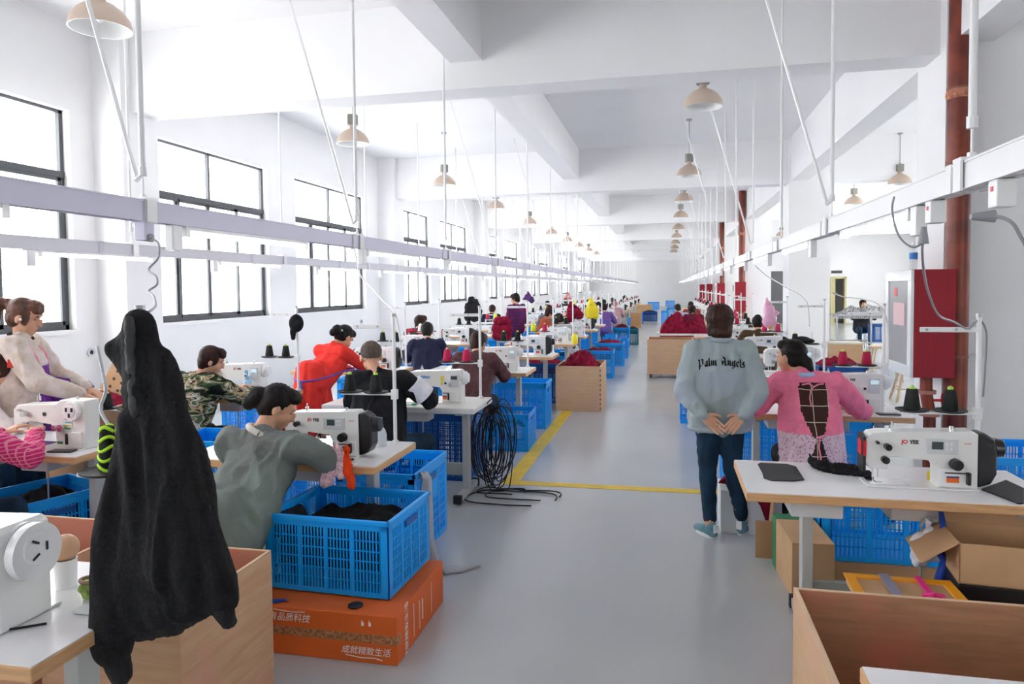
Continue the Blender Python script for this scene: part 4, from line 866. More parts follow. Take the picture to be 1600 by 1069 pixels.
for s_,W_,E_ in ((-1,J['Wl'],J['El']),(1,J['Wr'],J['Er'])):
    d=(W_-E_).normalized(); ob('cuff',MB().cyl(W_-d*.045,W_-d*.005,.042,.040,16),sweatm,pw_,smooth=True); ob('inner_cuff',MB().cyl(W_-d*.01,W_+d*.004,.036,.034,16),blkc,pw_,smooth=True)
for sx in (-1,1): ob('heel_tab',MB().box(-.018,.018,-.004,.004,.05,.105,Matrix.Translation(J['Al' if sx<0 else 'Ar']-V(0,0,.09)-(J['Fl'] if sx<0 else J['Fr']).normalized()*.062)@Matrix.Rotation(math.atan2(-(J['Fl'] if sx<0 else J['Fr']).x,(J['Fl'] if sx<0 else J['Fr']).y),4,'Z')),white,pw_)
def project_text(s,size,parent,target,cx,z0,mtl,arc=0,face=-1):
    tgt=target.data; bv=BVHTree.FromPolygons([v.co for v in tgt.vertices],[tuple(p.vertices) for p in tgt.polygons])
    c=ND.curves.new('t','FONT'); c.body=s; c.size=size; c.offset=size*.028; c.align_x='CENTER'; c.align_y='CENTER'; c.resolution_u=4; c.space_character=1.08
    t=ND.objects.new('t',c); COL.objects.link(t); dg=bpy.context.evaluated_depsgraph_get(); dg.update(); me=ND.meshes.new_from_object(t.evaluated_get(dg)); ND.objects.remove(t)
    bm=bmesh.new(); bm.from_mesh(me); bmesh.ops.triangulate(bm,faces=bm.faces)
    for _ in range(2): bmesh.ops.subdivide_edges(bm,edges=[e for e in bm.edges if e.calc_length()>size*.12],cuts=1)
    bmesh.ops.triangulate(bm,faces=bm.faces)
    for v in bm.verts:
        x,z=v.co.x*.95,v.co.y; 
        o=V(cx+x,face*1.0,z0+z-arc*x*x); hit=bv.ray_cast(o,V(0,-face,0)); y=hit[0].y if hit[0] else 0
        v.co=V(o.x,y+face*.0035,o.z)
    bm.to_mesh(me); bm.free(); me.materials.clear(); me.materials.append(mtl); return ob('printed_lettering',me,[],parent)
def gothic(parent,target,cx,z0):
    """black letter style words on the back: broken strokes drawn with a broad slanted pen"""
    tgt=target.data; bv=BVHTree.FromPolygons([v.co for v in tgt.vertices],[tuple(p.vertices) for p in tgt.polygons])
    G={'P':(.8,[((.1,1.0),(.22,.85)),((.22,.9),(.22,-.3)),((.22,-.3),(.38,-.12)),((.22,.82),(.48,1.0)),((.48,1.0),(.66,.82)),((.62,.86),(.62,.3)),((.62,.3),(.42,.1)),((.42,.1),(.2,.2))]),
       'A':(.85,[((.15,.85),(.35,1.05)),((.35,1.05),(.62,.8)),((.6,.85),(.6,.12)),((.6,.12),(.76,.0)),((.2,.6),(.3,.1)),((.3,.1),(.1,0)),((.2,.45),(.6,.45))]),
       'a':(.5,[((.1,.6),(.34,.72)),((.34,.7),(.34,.1)),((.34,.1),(.46,.0)),((.32,.42),(.12,.32)),((.12,.32),(.12,.1)),((.12,.1),(.3,.0))]),
       'm':(.82,[((.05,.6),(.14,.7)),((.14,.68),(.14,.02)),((.14,.55),(.36,.7)),((.38,.66),(.38,.02)),((.4,.55),(.6,.7)),((.62,.66),(.62,.1)),((.62,.1),(.74,0))]),
       'n':(.56,[((.05,.6),(.14,.7)),((.14,.68),(.14,.02)),((.14,.55),(.36,.7)),((.38,.66),(.38,.1)),((.38,.1),(.5,.0))]),
       'g':(.54,[((.12,.58),(.3,.7)),((.12,.58),(.12,.12)),((.12,.12),(.28,.0)),((.36,.72),(.38,-.15)),((.38,-.15),(.22,-.3)),((.22,-.3),(.06,-.2)),((.3,.7),(.46,.62))]),
       'e':(.46,[((.1,.55),(.28,.7)),((.28,.7),(.38,.5)),((.38,.5),(.12,.32)),((.1,.58),(.1,.12)),((.1,.12),(.26,0)),((.26,0),(.4,.12))]),
       'l':(.3,[((.12,1.0),(.12,.1)),((.12,.1),(.24,0)),((.04,.9),(.14,1.02))]),
       's':(.44,[((.34,.62),(.2,.72)),((.2,.72),(.08,.55)),((.08,.55),(.34,.28)),((.34,.28),(.3,.08)),((.3,.08),(.16,0)),((.16,0),(.04,.12))])}
    word='Palm Angels'; sc=.050; tot=sum(G[c][0] if c!=' ' else .42 for c in word)*sc; x0=cx-tot/2; b=MB(); pen=V(.036,.050)
    for c in word:
        if c==' ': x0+=.42*sc; continue
        wd,st_=G[c]
        for (a0,a1),(b0,b1) in st_:
            A=(x0+a0*sc,a1*sc); B=(x0+b0*sc,b1*sc); hx,hz=.0042,.0036; n=4
            vs=[]
            for i in range(n+1):
                t=i/n; x=A[0]+(B[0]-A[0])*t; z=A[1]+(B[1]-A[1])*t
                for sgn in (-1,1): vs.append((x+sgn*hx,z+sgn*hz))
            if abs((B[0]-A[0])*hz-(B[1]-A[1])*hx)<1e-5: continue
            o3=[]
            for x,z in vs:
                zz=z0+z-.9*(x-cx)**2; hit=bv.ray_cast(V(x,-1,zz),V(0,1,0)); o3.append(V(x,(hit[0].y if hit[0] else -.12)-.0035,zz))
            b.add(o3,[(2*i,2*i+1,2*i+3,2*i+2) for i in range(n)])
        x0+=wd*sc
    return ob('printed_lettering',b,blkc,parent,fixn=False)
gothic(pw_,go,.0,1.185)
# ---- woman in grey green jacket
greyg=mat('grey_green_jacket',(.16,.175,.165),.85,var=0,vs=1.6,c2=(.20,.26,.235),bump=.25,bs=70,spec=.2)
stool(-2.12,3.04,'blue-edged round stool under the grey-jacketed woman',mat('bright_blue',(0,.2,.6),.4),.44,.17)
J=sitJ(.95,tall=.93,armsx=(.22,.04),army=.66,hx=.03,hf=.11); J['Sr']=V(.20,.30,.90); J['Er']=V(.33,.44,.80); J['hem']=.47
person('p','woman in a grey-green jacket with a dark bun bent over the machine','x' and (-2.12,3.02,0),-.12,J,greyg,cloth('dark_trousers',(.03,.03,.035)),hair='bun',voxel=.011,bulk=1.2,head=(-.95,-.55,0),fold=.018,skirt=(.14,.11,-.12,.03),fs=7,collar=cloth('white_collar',(.7,.66,.6)))
# ---- camouflage
J=sitJ(.6,tall=.97,armsx=(.05,-.2),army=.50,armz=.84,hx=.06,hf=.07); J['Er']=V(.30,.36,.82); J['Wr']=V(.22,.56,.84); J['Wl']=V(.05,.55,.86)
stool(-3.84,4.98,'round stool under the camouflage-jacketed operator')
person('p','operator in a camouflage jacket with tousled reddish dark hair','x' and (-3.84,4.98,0),-.25,J,camo,cloth('dark_trousers',(.03,.03,.035)),hair='short',hm=hairr,voxel=.012,bulk=1.22,head=(-.75,-.35,0),fold=.014,skirt=(.15,.14,-.10,0))
# ---- red coat
redc=cloth('red_coat',(.80,.045,.035),.06)
J=standJ(1.50,1.0); J.update(P=V(0,-.02,.80),N=V(.07,.24,1.14),H=V(.11,.34,1.215),Sl=V(-.11,.22,1.08),Sr=V(.20,.22,1.08),El=V(-.18,.42,.93),Er=V(.28,.40,.93),Wl=V(-.02,.60,.84),Wr=V(.26,.62,.84),hem=.74)
rc,g_,_=person('p','woman in a red coat with a blue tie at the back, leaning over a table','x' and (-3.42,6.42,0),-.28,J,redc,cloth('navy_trousers',(.015,.02,.04)),hair='bun',hm=hairm,voxel=.012,bulk=1.0,head=(-.2,-.75,0),fold=.010,skirt=(.20,.20,-.47,0),fs=7,zs=.25,lowr=.75)
bt=mat('violet_tie',(.10,.08,.45),.6)
def ring(go,z,o=.004,cx=0,cy=0,tilt=0,n=36):
    m_=go.data; bv=BVHTree.FromPolygons([v.co for v in m_.vertices],[tuple(q_.vertices) for q_ in m_.polygons]); out=[]
    for k in range(n+1):
        t=2*PI*k/n; d=V(math.cos(t),math.sin(t),0); s_=V(cx,cy,z+tilt*math.sin(t)); hh=bv.ray_cast(s_+d*.6,-d); out.append((hh[0] if hh[0] else s_+d*.15)+d*o)
    return out
rg=ring(g_,.86,.003,0,.04,.04); bk=min(rg,key=lambda v_:v_.y)
ob('waist_tie',MB().tube(rg,.009,6,False).tube([bk,bk+V(-.01,-.015,-.06),bk+V(-.015,-.03,-.16)],[.006,.011,.013],6).tube([bk+V(.02,0,0),bk+V(.03,-.015,-.05),bk+V(.035,-.025,-.10)],[.006,.010,.012],6),bt,rc,smooth='all')
ob('hair_clip',MB().ell(V(.11,.27,1.29),(.045,.02,.02)),mat('clip_silver',(.5,.6,.65),.2,.6),rc,smooth='all')
# ---- man in black
J=sitJ(.45,tall=1.08,armsx=(.28,-.05),army=.46,hx=-.06,hf=.06); J['Wr']=V(.34,.40,.86); J['Er']=V(.36,.20,.86); J['Kr']=V(.30,.36,.50); J['hem']=.48
stool(-2.10,4.86,'round stool under the man in black')
mk,g_,_=person('p','man in a black top with white upper sleeve and cropped hair, seen from behind','x' and (-2.10,4.86,0),.12,J,blkc,jean,hair='crew',hm=mat('cropped_hair',(.10,.07,.055),.8,var=.3,vs=40),voxel=.012,bulk=1.22,head=(.35,-.45,0),fold=.012,lowr=1.2)
ob('white_sleeve_panel',MB().cyl(V(.245,.15,.99),V(.335,.19,.89),.082,.086,20),cloth('white_sleeve',(.75,.75,.78)),mk,smooth=True)
# ---- brown maroon sweater
J=sitJ(.75,tall=1.0,army=.58); stool(-1.98,6.98,'round stool under the brown-maroon sweater')
jj,g_,_=person('p','operator in a brown-maroon sweater with a white hair band beside the red cones','x' and (-1.98,6.98,0),-.05,J,cloth('brown_maroon',(.10,.045,.05),.15),jean,hair='short',hm=hairb,voxel=.014,bulk=1.2,head=(-.3,-.4,0))
# ---- pink smock
pinkc=cloth('pink_smock',(.82,.20,.32),.08)
J=sitJ(.55,tall=1.08,armsx=(.32,-.32),army=.36,armz=.84,hx=-.07,hf=.07,h=.58); J['El']=V(-.32,.20,.86); J['Er']=V(.36,.24,.84); J['Wl']=V(-.30,.42,.84); J['Wr']=V(.34,.48,.83); J['hem']=.55
stool(.94,4.98,'round stool under the woman in the pink smock',None,.46)
pk,gk,JJ=person('p','woman in a pink smock tied at the back over a brown checked top','x' and (.94,4.98,0),0,J,[pinkc,brownplaid,print_],cloth('black_trousers',(.012,.012,.015)),hair='lowpony',hm=hairm,voxel=.010,bulk=1.16,head=(.85,-.05,0),fold=.012,skirt=(.20,.17,-.15,-.02),collar=cloth('pale_blue_collar',(.35,.48,.68)),fs=7)
me=gk.data
for p in me.polygons:
    c=p.center; sl=abs(c.x)>.235
    if c.y<.22 and not (sl and c.z>.6):
        t=c.z
        if t>.72: wlim=.035+.055*min(1,(t-.72)/.16) if t<1.0 else .09-.02*min(1,(t-1.0)/.08)
        else: wlim=.012+.06*(.72-t)/.2
        off=.015
        if abs(c.x-off)<wlim and p.normal.y<.2 and t<1.045: p.material_index=1; continue
    if c.z<.73 and abs(c.x)<.3 and c.y<.25: p.material_index=2
mp_=mat('pink_tie',(.85,.25,.38),.6)
def back(x,z,o=.006):
    bv=BVHTree.FromPolygons([v.co for v in me.vertices],[tuple(p.vertices) for p in me.polygons]); h=bv.ray_cast(V(x,-1,z),V(0,1,0)); return V(x,(h[0].y if h[0] else -.1)-o,z)
ob('smock_tie',MB().tube([back(x,z) for x,z in ((-.05,1.03),(-.01,1.04),(.02,1.02),(.05,1.035),(.085,1.04))],.006,6).tube([back(x,z) for x,z in ((.02,1.02),(-.005,1.0),(-.015,.95),(-.01,.90))],.004,6).tube([back(x,z) for x,z in ((.0,.72),(.03,.725),(.06,.735))],.008,6).tube([back(x,z) for x,z in ((.02,.72),(.01,.66),(.02,.60),(.01,.55))],.005,6),mp_,pk,smooth='all')
# ---- woman in brown on the column side and others
def seated(x,y,label,topm,hair='short',hm=None,lean=.7,rz=0,head=(0,-.4,0),vx=.018,bulk=1.15,lowm=None,**k):
    st_=stool(x,y,'stool under the '+label.split(',')[0]); J=sitJ(lean)
    return person('p',label,(x,y,0),rz,J,topm,lowm or jean,hair,hm,voxel=vx,bulk=bulk,head=head,hands=True,**k)
def sx(pxx,y): return ony(pxx,495,y).x
seated(sx(1188,10.95),10.95,'person in a brown top with hair pinned up, back turned, under the pink bag',cloth('brown_top',(.07,.045,.02)),'updo',hairm,.75,bulk=1.35)
seated(-3.05,8.75,'operator in navy with black hair behind the black motor end',cloth('navy_top',(.02,.022,.05)),'short',hairm,.6,.3)
i_=seated(-3.95,10.75,'woman with red apron straps over a grey-brown top and reddish hair',cloth('grey_brown',(.07,.055,.05)),'bob',hairr,.35,-.2,head=(-.6,-.1,0))
m=MB()
for s_ in (-1,1): m.tube([V(s_*.09,.14,1.06),V(s_*.10,.02,1.05),V(s_*.11,-.06,.92),V(s_*.07,-.15,.72)],.016,6)
m.tube([V(-.10,-.03,1.04),V(.10,-.03,1.04)],.016,6); ob('apron_strap',m,cloth('red_strap',(.5,.01,.05)),i_[0],smooth='all')
l_=seated(sx(767,16.8),16.8,'person in navy with white harness straps on the back by the windows',cloth('navy_dark',(.012,.015,.04)),'short',hairr,.15)
m=MB()
for s_ in (-1,1): m.tube([V(s_*.08,.04,1.10),V(s_*.09,-.10,.97),V(s_*.14,-.18,.70)],.014,6)
m.tube([V(-.10,-.08,1.06),V(.10,-.08,1.06)],.014,6).tube([V(-.09,-.12,.94),V(.09,-.12,.94)],.014,6); ob('harness_strap',m,white,l_[0],smooth='all')
J=standJ(1.60); person('p','standing person in a purple plaid jacket between the rows','x' and (sx(806,14.75),14.75,0),1.0,J,plaid('purple_plaid',(.07,.015,.13),(.13,.02,.04),14,.3),cloth('navy_trousers',(.015,.02,.04)),'short',hairm,voxel=.018,bulk=1.12,head=(.5,-.3,0),hands=True)
o_=seated(sx(842,14.8),14.8,'woman in an orange-brown top with crossed straps looking sideways',cloth('orange_brown',(.38,.08,.03)),'short',hairr,.4,-1.2,head=(0,-.3,0))
seated(sx(856,16.9),16.9,'dark-haired operator behind the orange-brown top',cloth('grey_top',(.15,.15,.17)),'short',hairr,.4)
seated(sx(888,12.8),12.8,'operator bent forward in navy and white check beside the yellow bag',gingham,'bun',hairm,1.0,.6)
seated(sx(943,18.95),18.95,'operator in a purple patterned top right of the yellow bag',purpat,'short',hairm,.6)
seated(sx(960,23.1),23.1,'operator in a pale pink hat leaning over the far table',cloth('rose_grey',(.40,.25,.28)),'short',mat('pink_hat',(.35,.19,.22),.8),.7)
cols=[(.02,.02,.03),(.35,.05,.08),(.05,.08,.2),(.03,.03,.035),(.45,.4,.4),(.1,.03,.05),(.02,.05,.12),(.3,.3,.32)]
for i,y in enumerate((21.05,25.25,27.3,29.45,33.85,38.2)):
    seated(-2.0-.2*(i%2),y,'small far-off operator on the aisle side in %s'%['black','dark red','navy','charcoal','pale grey','maroon'][i],cloth('far_top%d'%i,cols[i]),'short',hairm,.5,vx=.022,group=None)
for i,y in enumerate((19.0,23.2,27.6)):
    seated(-3.9,y,'small far-off operator on the window side in %s'%['dark blue','grey','black'][i],cloth('far_topw%d'%i,cols[(6,7,0)[i]]),'short',hairm,.5,vx=.022)
seated(sx(1088,17.2),17.2,'woman in maroon with long dark hair beside the maroon heap',cloth('maroon_top',(.13,.012,.03)),'bob',hairr,.6,.35,head=(.3,-.2,0),bulk=1.25)
seated(sx(1070,19.3),19.3,'person in pale blue behind the woman in maroon',cloth('pale_blue_top',(.30,.36,.46)),'short',hairm,.9,.5)
seated(sx(1083,21.4),21.4,'person in dark rust behind the woman in maroon',cloth('rust_top',(.22,.04,.03)),'short',hairm,.6,.2)
seated(5.1,20.6,'person behind the metal trolley of grey pieces',cloth('dark_top',(.03,.03,.035)),'short',hairm,.1,PI,head=(.2,0,0))
# ---- at the window side near the frame edge
beig=cloth('beige_jacket',(.62,.50,.40),.1,c2=(.70,.62,.58))
J=standJ(1.51); J.update(El=V(-.22,.12,1.0),Er=V(.24,.14,1.0),Wl=V(-.10,.34,.90),Wr=V(.16,.36,.90))
pn,g_,_=person('p','young woman with a ponytail in a beige jacket and purple apron by the window','x' and (-4.42,4.13,0),-1.05,J,beig,jean,hair='pony',hm=mat('chestnut_hair',(.10,.035,.018),.45,var=.5,vs=30,stretch=(1,1,.1)),voxel=.011,bulk=1.08,head=(-.15,-.28,0),collar=blkc,fold=.012)
tf=g_.data; bvh=BVHTree.FromPolygons([v_.co for v_ in tf.vertices],[tuple(q_.vertices) for q_ in tf.polygons])
def fr(x,z,o=.008):
    hh=bvh.ray_cast(V(x,.8,z),V(0,-1,0)); return V(x,(hh[0].y if hh[0] else .12)+o,z)
v=MB(); vs=[fr((-.10-.05*(1-k/11))*(1-2*i/8),.62+.46*k/11) for k in range(12) for i in range(9)]; v.add(vs,[(k*9+i,k*9+i+1,k*9+i+10,k*9+i+9) for k in range(11) for i in range(8)])
ao=ob('apron',v,mat('purple_apron',(.16,.02,.26),.8,var=.4,vs=60,bump=.2),pn,smooth='all'); sm=ao.modifiers.new('s','SOLIDIFY'); sm.thickness=.01
for s_ in (-1,1): ob('apron_strap',MB().tube([fr(s_*.08,1.07),fr(s_*.085,1.14),fr(s_*.085,1.20)+V(0,-.01,0),V(s_*.07,.02,1.275),V(s_*.045,-.05,1.28)],.009,6),mat('pink_tie',(0,0,0)),pn,smooth='all')
ob('arm_patch',MB().box(-.003,.003,-.026,.026,-.026,.026,Matrix.Translation(V(.250,.02,1.12))@Matrix.Rotation(-.25,4,'Y')),cloth('patch_red',(.6,.05,.04)),pn)
ob('earbud',MB().ell(J['H']+V(.086,.0,-.012),(.008,.008,.010)),white,pn); pn.scale=(1.1,1.1,1.1)
J=sitJ(.9,tall=1.15); J['hem']=.5
person('p','person in a white jacket with a navy collar bending at the frame edge','x' and (-4.72,3.72,0),-.9,J,cloth('cream_white',(.70,.62,.60)),jean,hair='short',hm=hairb,voxel=.012,bulk=1.12,head=(.0,-.5,0),collar=cloth('navy_collar',(.02,.05,.12)),low_show=True)
J=sitJ(.55,tall=.95,army=.62,armsx=(.1,-.15),armz=.86); J['Er']=V(.30,.36,.80); J['Wr']=V(.10,.60,.88)
person('p','operator in a pink and white checked top at the frame edge, arm on the table','x' and (-3.70,2.84,0),.02,J,pinkcheck,jean,hair='short',hm=hairr,voxel=.011,bulk=1.1,head=(-.3,-.5,0))
# ================================================================ hanging and small things
def px(x,y,yw): return ony(x,y,yw)
def blob(name,parts,m,label,cat,yw,vx=.012,fold=.01,fs=9,zs=.5,dy=.6,seed=1,r=None,dep=0):
    """parts: (px,py,rpx, px2,py2,rpx2) capsules seen on the plane y=yw, flattened in depth"""
    b=MB(); k=None
    for p in parts:
        a=px(p[0],p[1],yw); c=px(p[3],p[4],yw); k=(a-CP).dot(fw)**2/(a-CP).length/F_; off=V(0,(p[6] if len(p)>6 else 0),0)
        b.cap(a+off,c+off,p[2]*k,p[5]*k)
    c0=sum((Vector(v) for v in b.v),V(0,0,0))/len(b.v)
    b.v=[(v[0]-c0.x,(v[1]-c0.y)*dy,v[2]-c0.z) for v in b.v]
    rr=r or root(name,label,cat,c0); ob('fabric' if cat!='bag' else 'bag_body',remesh(b,vx,2,fold,fs,seed,zs),m,rr); return rr,c0
YJ=1.70; pj_=px(222,600,YJ+.02); tz=px(145,741,YJ+.02).z
s0=stand(-1,pj_.x,YJ+.02,'white thread stand clamped to the near table end, under the hanging black jacket',(None,None),z=tz-.30)
for c_ in list(CH[s0.name]):
    if c_.name.split('.')[0] in('guide_arm','thread_eye') or (c_.name.split('.')[0] in('spool_plate','spool_pin') and len([1 for q_ in CH[s0.name] if q_.name.split('.')[0]==c_.name.split('.')[0]])>1 and c_ is [q_ for q_ in CH[s0.name] if q_.name.split('.')[0]==c_.name.split('.')[0]][-1]): CH[s0.name].remove(c_); ND.objects.remove(c_)
[setattr(q_,'scale',(.62,1,1)) for q_ in CH[s0.name] if q_.name.startswith('tray_arm')]; ob('table_clamp',MB().box(-.24,.02,-.02,.02,TH-(tz-.30)+.001,TH-(tz-.30)+.012).box(-.012,.012,-.012,.012,TH-(tz-.30)+.001,.01),white,s0,bevel=.002)
jm=mat('black_jacket_cloth',(.011,.011,.012),.82,bump=.4,bs=90,spec=.25)
jk,c0=blob('j',[(219,507,27,226,560,33),(226,560,33,226,610,42),(215,510,20,180,546,20),(180,546,20,205,585,20),(230,610,36,222,700,36),(240,600,30,258,700,44),(222,700,38,212,900,56),(258,700,46,286,880,66),(210,900,56,222,950,50),(286,880,64,298,915,52),(222,950,46,290,935,50),(240,760,62,242,920,66,.03),
   (212,650,18,188,800,28,-.03),(188,800,30,184,900,40,-.03),(184,900,40,188,1000,40,-.03),(245,560,26,268,640,30),(268,640,30,300,730,30),(300,730,30,328,840,32),(328,840,32,340,905,36),(340,905,36,346,935,30)],jm,'black hooded jacket hanging from the thread stand in the near foreground','jacket',YJ,.009,.016,10,.22,.75,4)
jk.name='hooded_jacket'
def cap_on(r,c0,parts,yw,m,name,dy=.75,off=0):
    b=MB()
    for p in parts:
        a=px(p[0],p[1],yw)-c0; c=px(p[3],p[4],yw)-c0; k=1.45/F_; b.cap(V(a.x,a.y+off,a.z),V(c.x,c.y+off,c.z),p[2]*k,p[5]*k)
    b.v=[(v[0],v[1]*dy,v[2]) for v in b.v]; return ob(name,remesh(b,.008,2,.004,30,2),m,r)
rib=mat('rib_knit',(.008,.008,.009),.9,bump=.5,bs=120,stretch=(1,1,.1))
cap_on(jk,c0,[(188,1015,36,198,1046,27)],YJ,rib,'cuff',off=-.03); cap_on(jk,c0,[(348,948,27,356,968,21)],YJ,rib,'cuff')
cap_on(jk,c0,[(222,978,34,270,966,38),(270,966,36,318,940,34)],YJ,rib,'hem_band')
cap_on(jk,c0,[(219,500,13,228,640,13)],YJ,mat('jacket_sheen',(.03,.03,.032),.6,bump=.3,bs=60),'painted_sheen',off=-.055)  # lighter cloth colour stands in for the sheen down the centre fold
# neon cone on the plate beside the jacket
q=root('thread_cone','neon yellow and black spiral thread cone on the plate beside the hanging jacket','thread cone',(pj_.x-.12,YJ+.02,tz+.0125))
cb=MB().lathe([(0,.004),(.030,.004),(.031,.01),(.022,.15),(0,.155)],n=24); q.scale=(.85,.85,.85); ob('yarn',cb,mat('yarn_black2',(.012,.014,.014),.9),q,smooth=True)
for i in range(5): ob('neon_wrap',MB().tube([V((.031-.0095*(i*.03+.012*math.sin(t*2)+.01)/.15-.001)*math.cos(t),(.031-.0095*(i*.03+.012*math.sin(t*2)+.01)/.15-.001)*math.sin(t),.014+i*.032+.009*math.sin(t*2+i)) for t in [k*PI/10 for k in range(21)]],.006,6,False),mat('neon',(.55,.95,.02),.6),q,smooth='all')
# cable bundle at the cream table
rnd=random.Random(3); cbm=mat('black_cable',(.008,.008,.009),.5)
q=root('cable_bundle','bundle of black cables hanging off the cream table end down to the floor','cables',(-1.45,5.75,0))
for i in range(18):
    w_=rnd.uniform(.05,.13); h_=rnd.uniform(.30,.44); zc=.42+rnd.uniform(-.08,.08); xo=rnd.uniform(-.08,.10); yo=rnd.uniform(-.10,.10); tl2=rnd.uniform(-.3,.3)
    pts=[]
    for k in range(25):
        t=2*PI*k/24; pts.append(V(xo+w_*math.cos(t)+tl2*.1*math.sin(t),yo+.05*math.cos(t+tl2*4),zc-.04+h_*.85*math.sin(t)*(1+.05*math.sin(3*t+i))))
        pts[-1].z=max(pts[-1].z,.012)
    ob('cable_loop',MB().tube(pts,.0052,5,False),cbm,q,smooth='all')
for rx,ry,cx,cy in ((.30,.16,.30,-.12),(.20,.10,.10,-.05),(.36,.22,.22,-.22)):
    ob('cable_loop',MB().tube([V(cx+rx*math.cos(t)*(1+.1*math.sin(2*t)),cy+ry*math.sin(t)+.03*math.sin(3*t),.010+.004*abs(math.sin(t*2))) for t in [k*PI/14 for k in range(25)]],.006,6),cbm,q,smooth='all')
# cap
cp=root('baseball_cap','black baseball cap hanging on the thread stand of the camouflage operator','cap',px(463,507,5.95))
b=MB(); b.ell((0,0,.01),(.072,.055,.085)); b.ell((-.035,.0,-.07),(.028,.035,.06)); b.ell((-.035,0,-.115),(.022,.03,.035)); ob('crown',remesh(b,.010,2),blkc,cp)
ob('cap_button',MB().ell((.0,-.0,.092),(.008,.008,.006)),blk,cp)
# bags and garments hung on the stands
ybag=mat('yellow_bag',(.85,.68,.01),.45,bump=.3,bs=30)
blob('b',[(922,466,2,924,478,7),(924,478,7,921,490,9),(924,478,7,930,488,7),(922,490,8,930,492,7)],ybag,'bright yellow bag hanging over the machines beside the aisle','bag',13.95,.022,.02,12,1)[0].name='hanging_bag'
blob('b',[(892,473,3,895,482,9),(895,482,9,903,491,8),(903,491,8,910,494,3),(893,488,9,890,496,8)],maroon,'dark red bag of cloth hanging left of the yellow bag','bag',12.6,.022,.03,10,1)[0].name='hanging_bag'
blob('b',[(825,455,1.5,825,463,4),(825,463,5,820,467,4),(825,463,5,830,469,5)],cloth('purple_bag',(.14,.06,.22)),'small purple bag on top of the stand past the red cones','bag',8.2,.012,.015,20,1)[0].name='hanging_bag'
blob('b',[(1198,468,3,1201,482,9),(1201,482,9,1203,498,12),(1203,498,12,1200,503,10),(1205,488,7,1216,489,3)],film('pink_bag_film',(.85,.45,.62),.85),'pink plastic bag hanging behind the standing woman','bag',8.05,.012,.010,16,.6)[0].name='plastic_bag'
blob('b',[(1203,507,6,1203,512,4)],mat('orange_fruit',(.8,.28,.02),.5),'orange bag hanging just under the pink plastic bag','bag',8.05,.014,.004)[0].name='plastic_bag'
blob('b',[(779,503,9,790,503,9),(777,515,10,790,515,11),(776,525,8,791,525,9)],maroon,'dark maroon bag standing on a table left of the standing person','bag',11.75,.018,.012,12,1)[0].name='fabric_bag'
blob('b',[(737,467,5,734,480,8),(734,480,9,731,495,7),(742,472,6,746,488,8),(740,480,8,742,496,8)],cloth('black_nylon',(.02,.02,.024)),'black coat hanging on a stand among the window side machines','coat',11.9,.018,.02,8,1)[0].name='hanging_coat'
st(1,px(741,490,11.95).x,11.90,'carrying the black coat by the windows',(None,None))
q=root('wire_basket','small red wire basket hanging beside the dark red bag','basket',px(888,466,12.6)); 
for z,rr in ((-.05,.10),(0,.08)): ob('ring',MB().tube([V(rr*math.cos(t),rr*.6*math.sin(t),z) for t in [k*PI/8 for k in range(17)]],.007,5,False),redk,q)
for k in range(6): t=k*PI/3; ob('wire',MB().cyl(V(.10*math.cos(t),.06*math.sin(t),-.05),V(0,0,.10),.004,n=5),redk,q)
# things on the tables
q=root('smartphone','smartphone lying beside the black motor end on the grey-jacketed woman table','phone',(-1.72,3.52,TH),.5); ob('phone_body',MB().box(-.075,.075,-.036,.036,.0,.009),pcol,q,bevel=.003); ob('phone_screen',MB().box(-.066,.066,-.032,.032,.009,.0098),blk,q)
q=root('smartphone','smartphone lying at the right of the pink-smocked woman machine','phone',px(1388,645,5.50)*1.0,.1); q.location.z=TH; ob('phone_body',MB().box(-.075,.075,-.036,.036,.0,.009),blk,q,bevel=.003)
q=root('smartphone','dark smartphone in front of the cream machine base','phone',(-3.46,3.47,TH),.15); ob('phone_body',MB().box(-.075,.075,-.036,.036,.0,.009),blk,q,bevel=.003)
def bottle(x,y,lab,col,k=1):
    q=root('spray_bottle',lab,'bottle',(x,y,TH)); m=film('bottle_'+lab[:5],col,.7)
    ob('bottle_body',MB().lathe([(0,0),(.03*k,0),(.032*k,.01),(.032*k,.07*k),(.022*k,.10*k),(.012*k,.11*k),(.012*k,.13*k)],n=18),m,q,smooth=True); ob('nozzle',MB().cyl((0,0,.13*k),(0,0,.16*k),.007).box(-.02,.006,-.005,.005,.15*k,.17*k),mat('nozzle_blue',(.15,.45,.8),.4),q)
bottle(-1.66,3.93,'white squeeze bottle with a blue cap behind the black motor end',(.7,.75,.8)); bottle(-3.62,5.60,'pale blue spray bottle on the camouflage operator table',(.3,.6,.85),1.35)
rib2=cloth('orange_red_strips',(.80,.06,.01))
blob('b',[(540,700,5,545,740,8),(545,740,8,549,757,9)],rib2,'orange-red straps hanging off the table edge under the nearest black motor end','straps',3.40,.008,.014,30,.3)[0].name='fabric_strips'
blob('b',[(524,697,5,515,730,12),(515,730,12,510,752,13),(534,700,4,532,745,7)],mat('pink_lace',(.75,.50,.55),.8,var=.3,vs=60),'pale pink lace cloth hanging off the table edge beside the orange-red straps','cloth',3.40,.008,.012,26,.3)[0].name='lace_cloth'
q=root('scissors','green handled scissors on the cream table','scissors',(-2.0,5.36,TH),.1); ob('blades',MB().box(-.11,0,-.004,.004,.002,.006).box(-.11,0,-.002,.006,.006,.008),steel,q); ob('grip',MB().tube([V(.02+.02*math.cos(t),.013*math.sin(t)+.012,.008) for t in [k*PI/6 for k in range(13)]],.005,6,False).tube([V(.02+.02*math.cos(t),.013*math.sin(t)-.016,.008) for t in [k*PI/6 for k in range(13)]],.005,6,False),mat('scissor_green',(.0,.55,.22),.4),q)
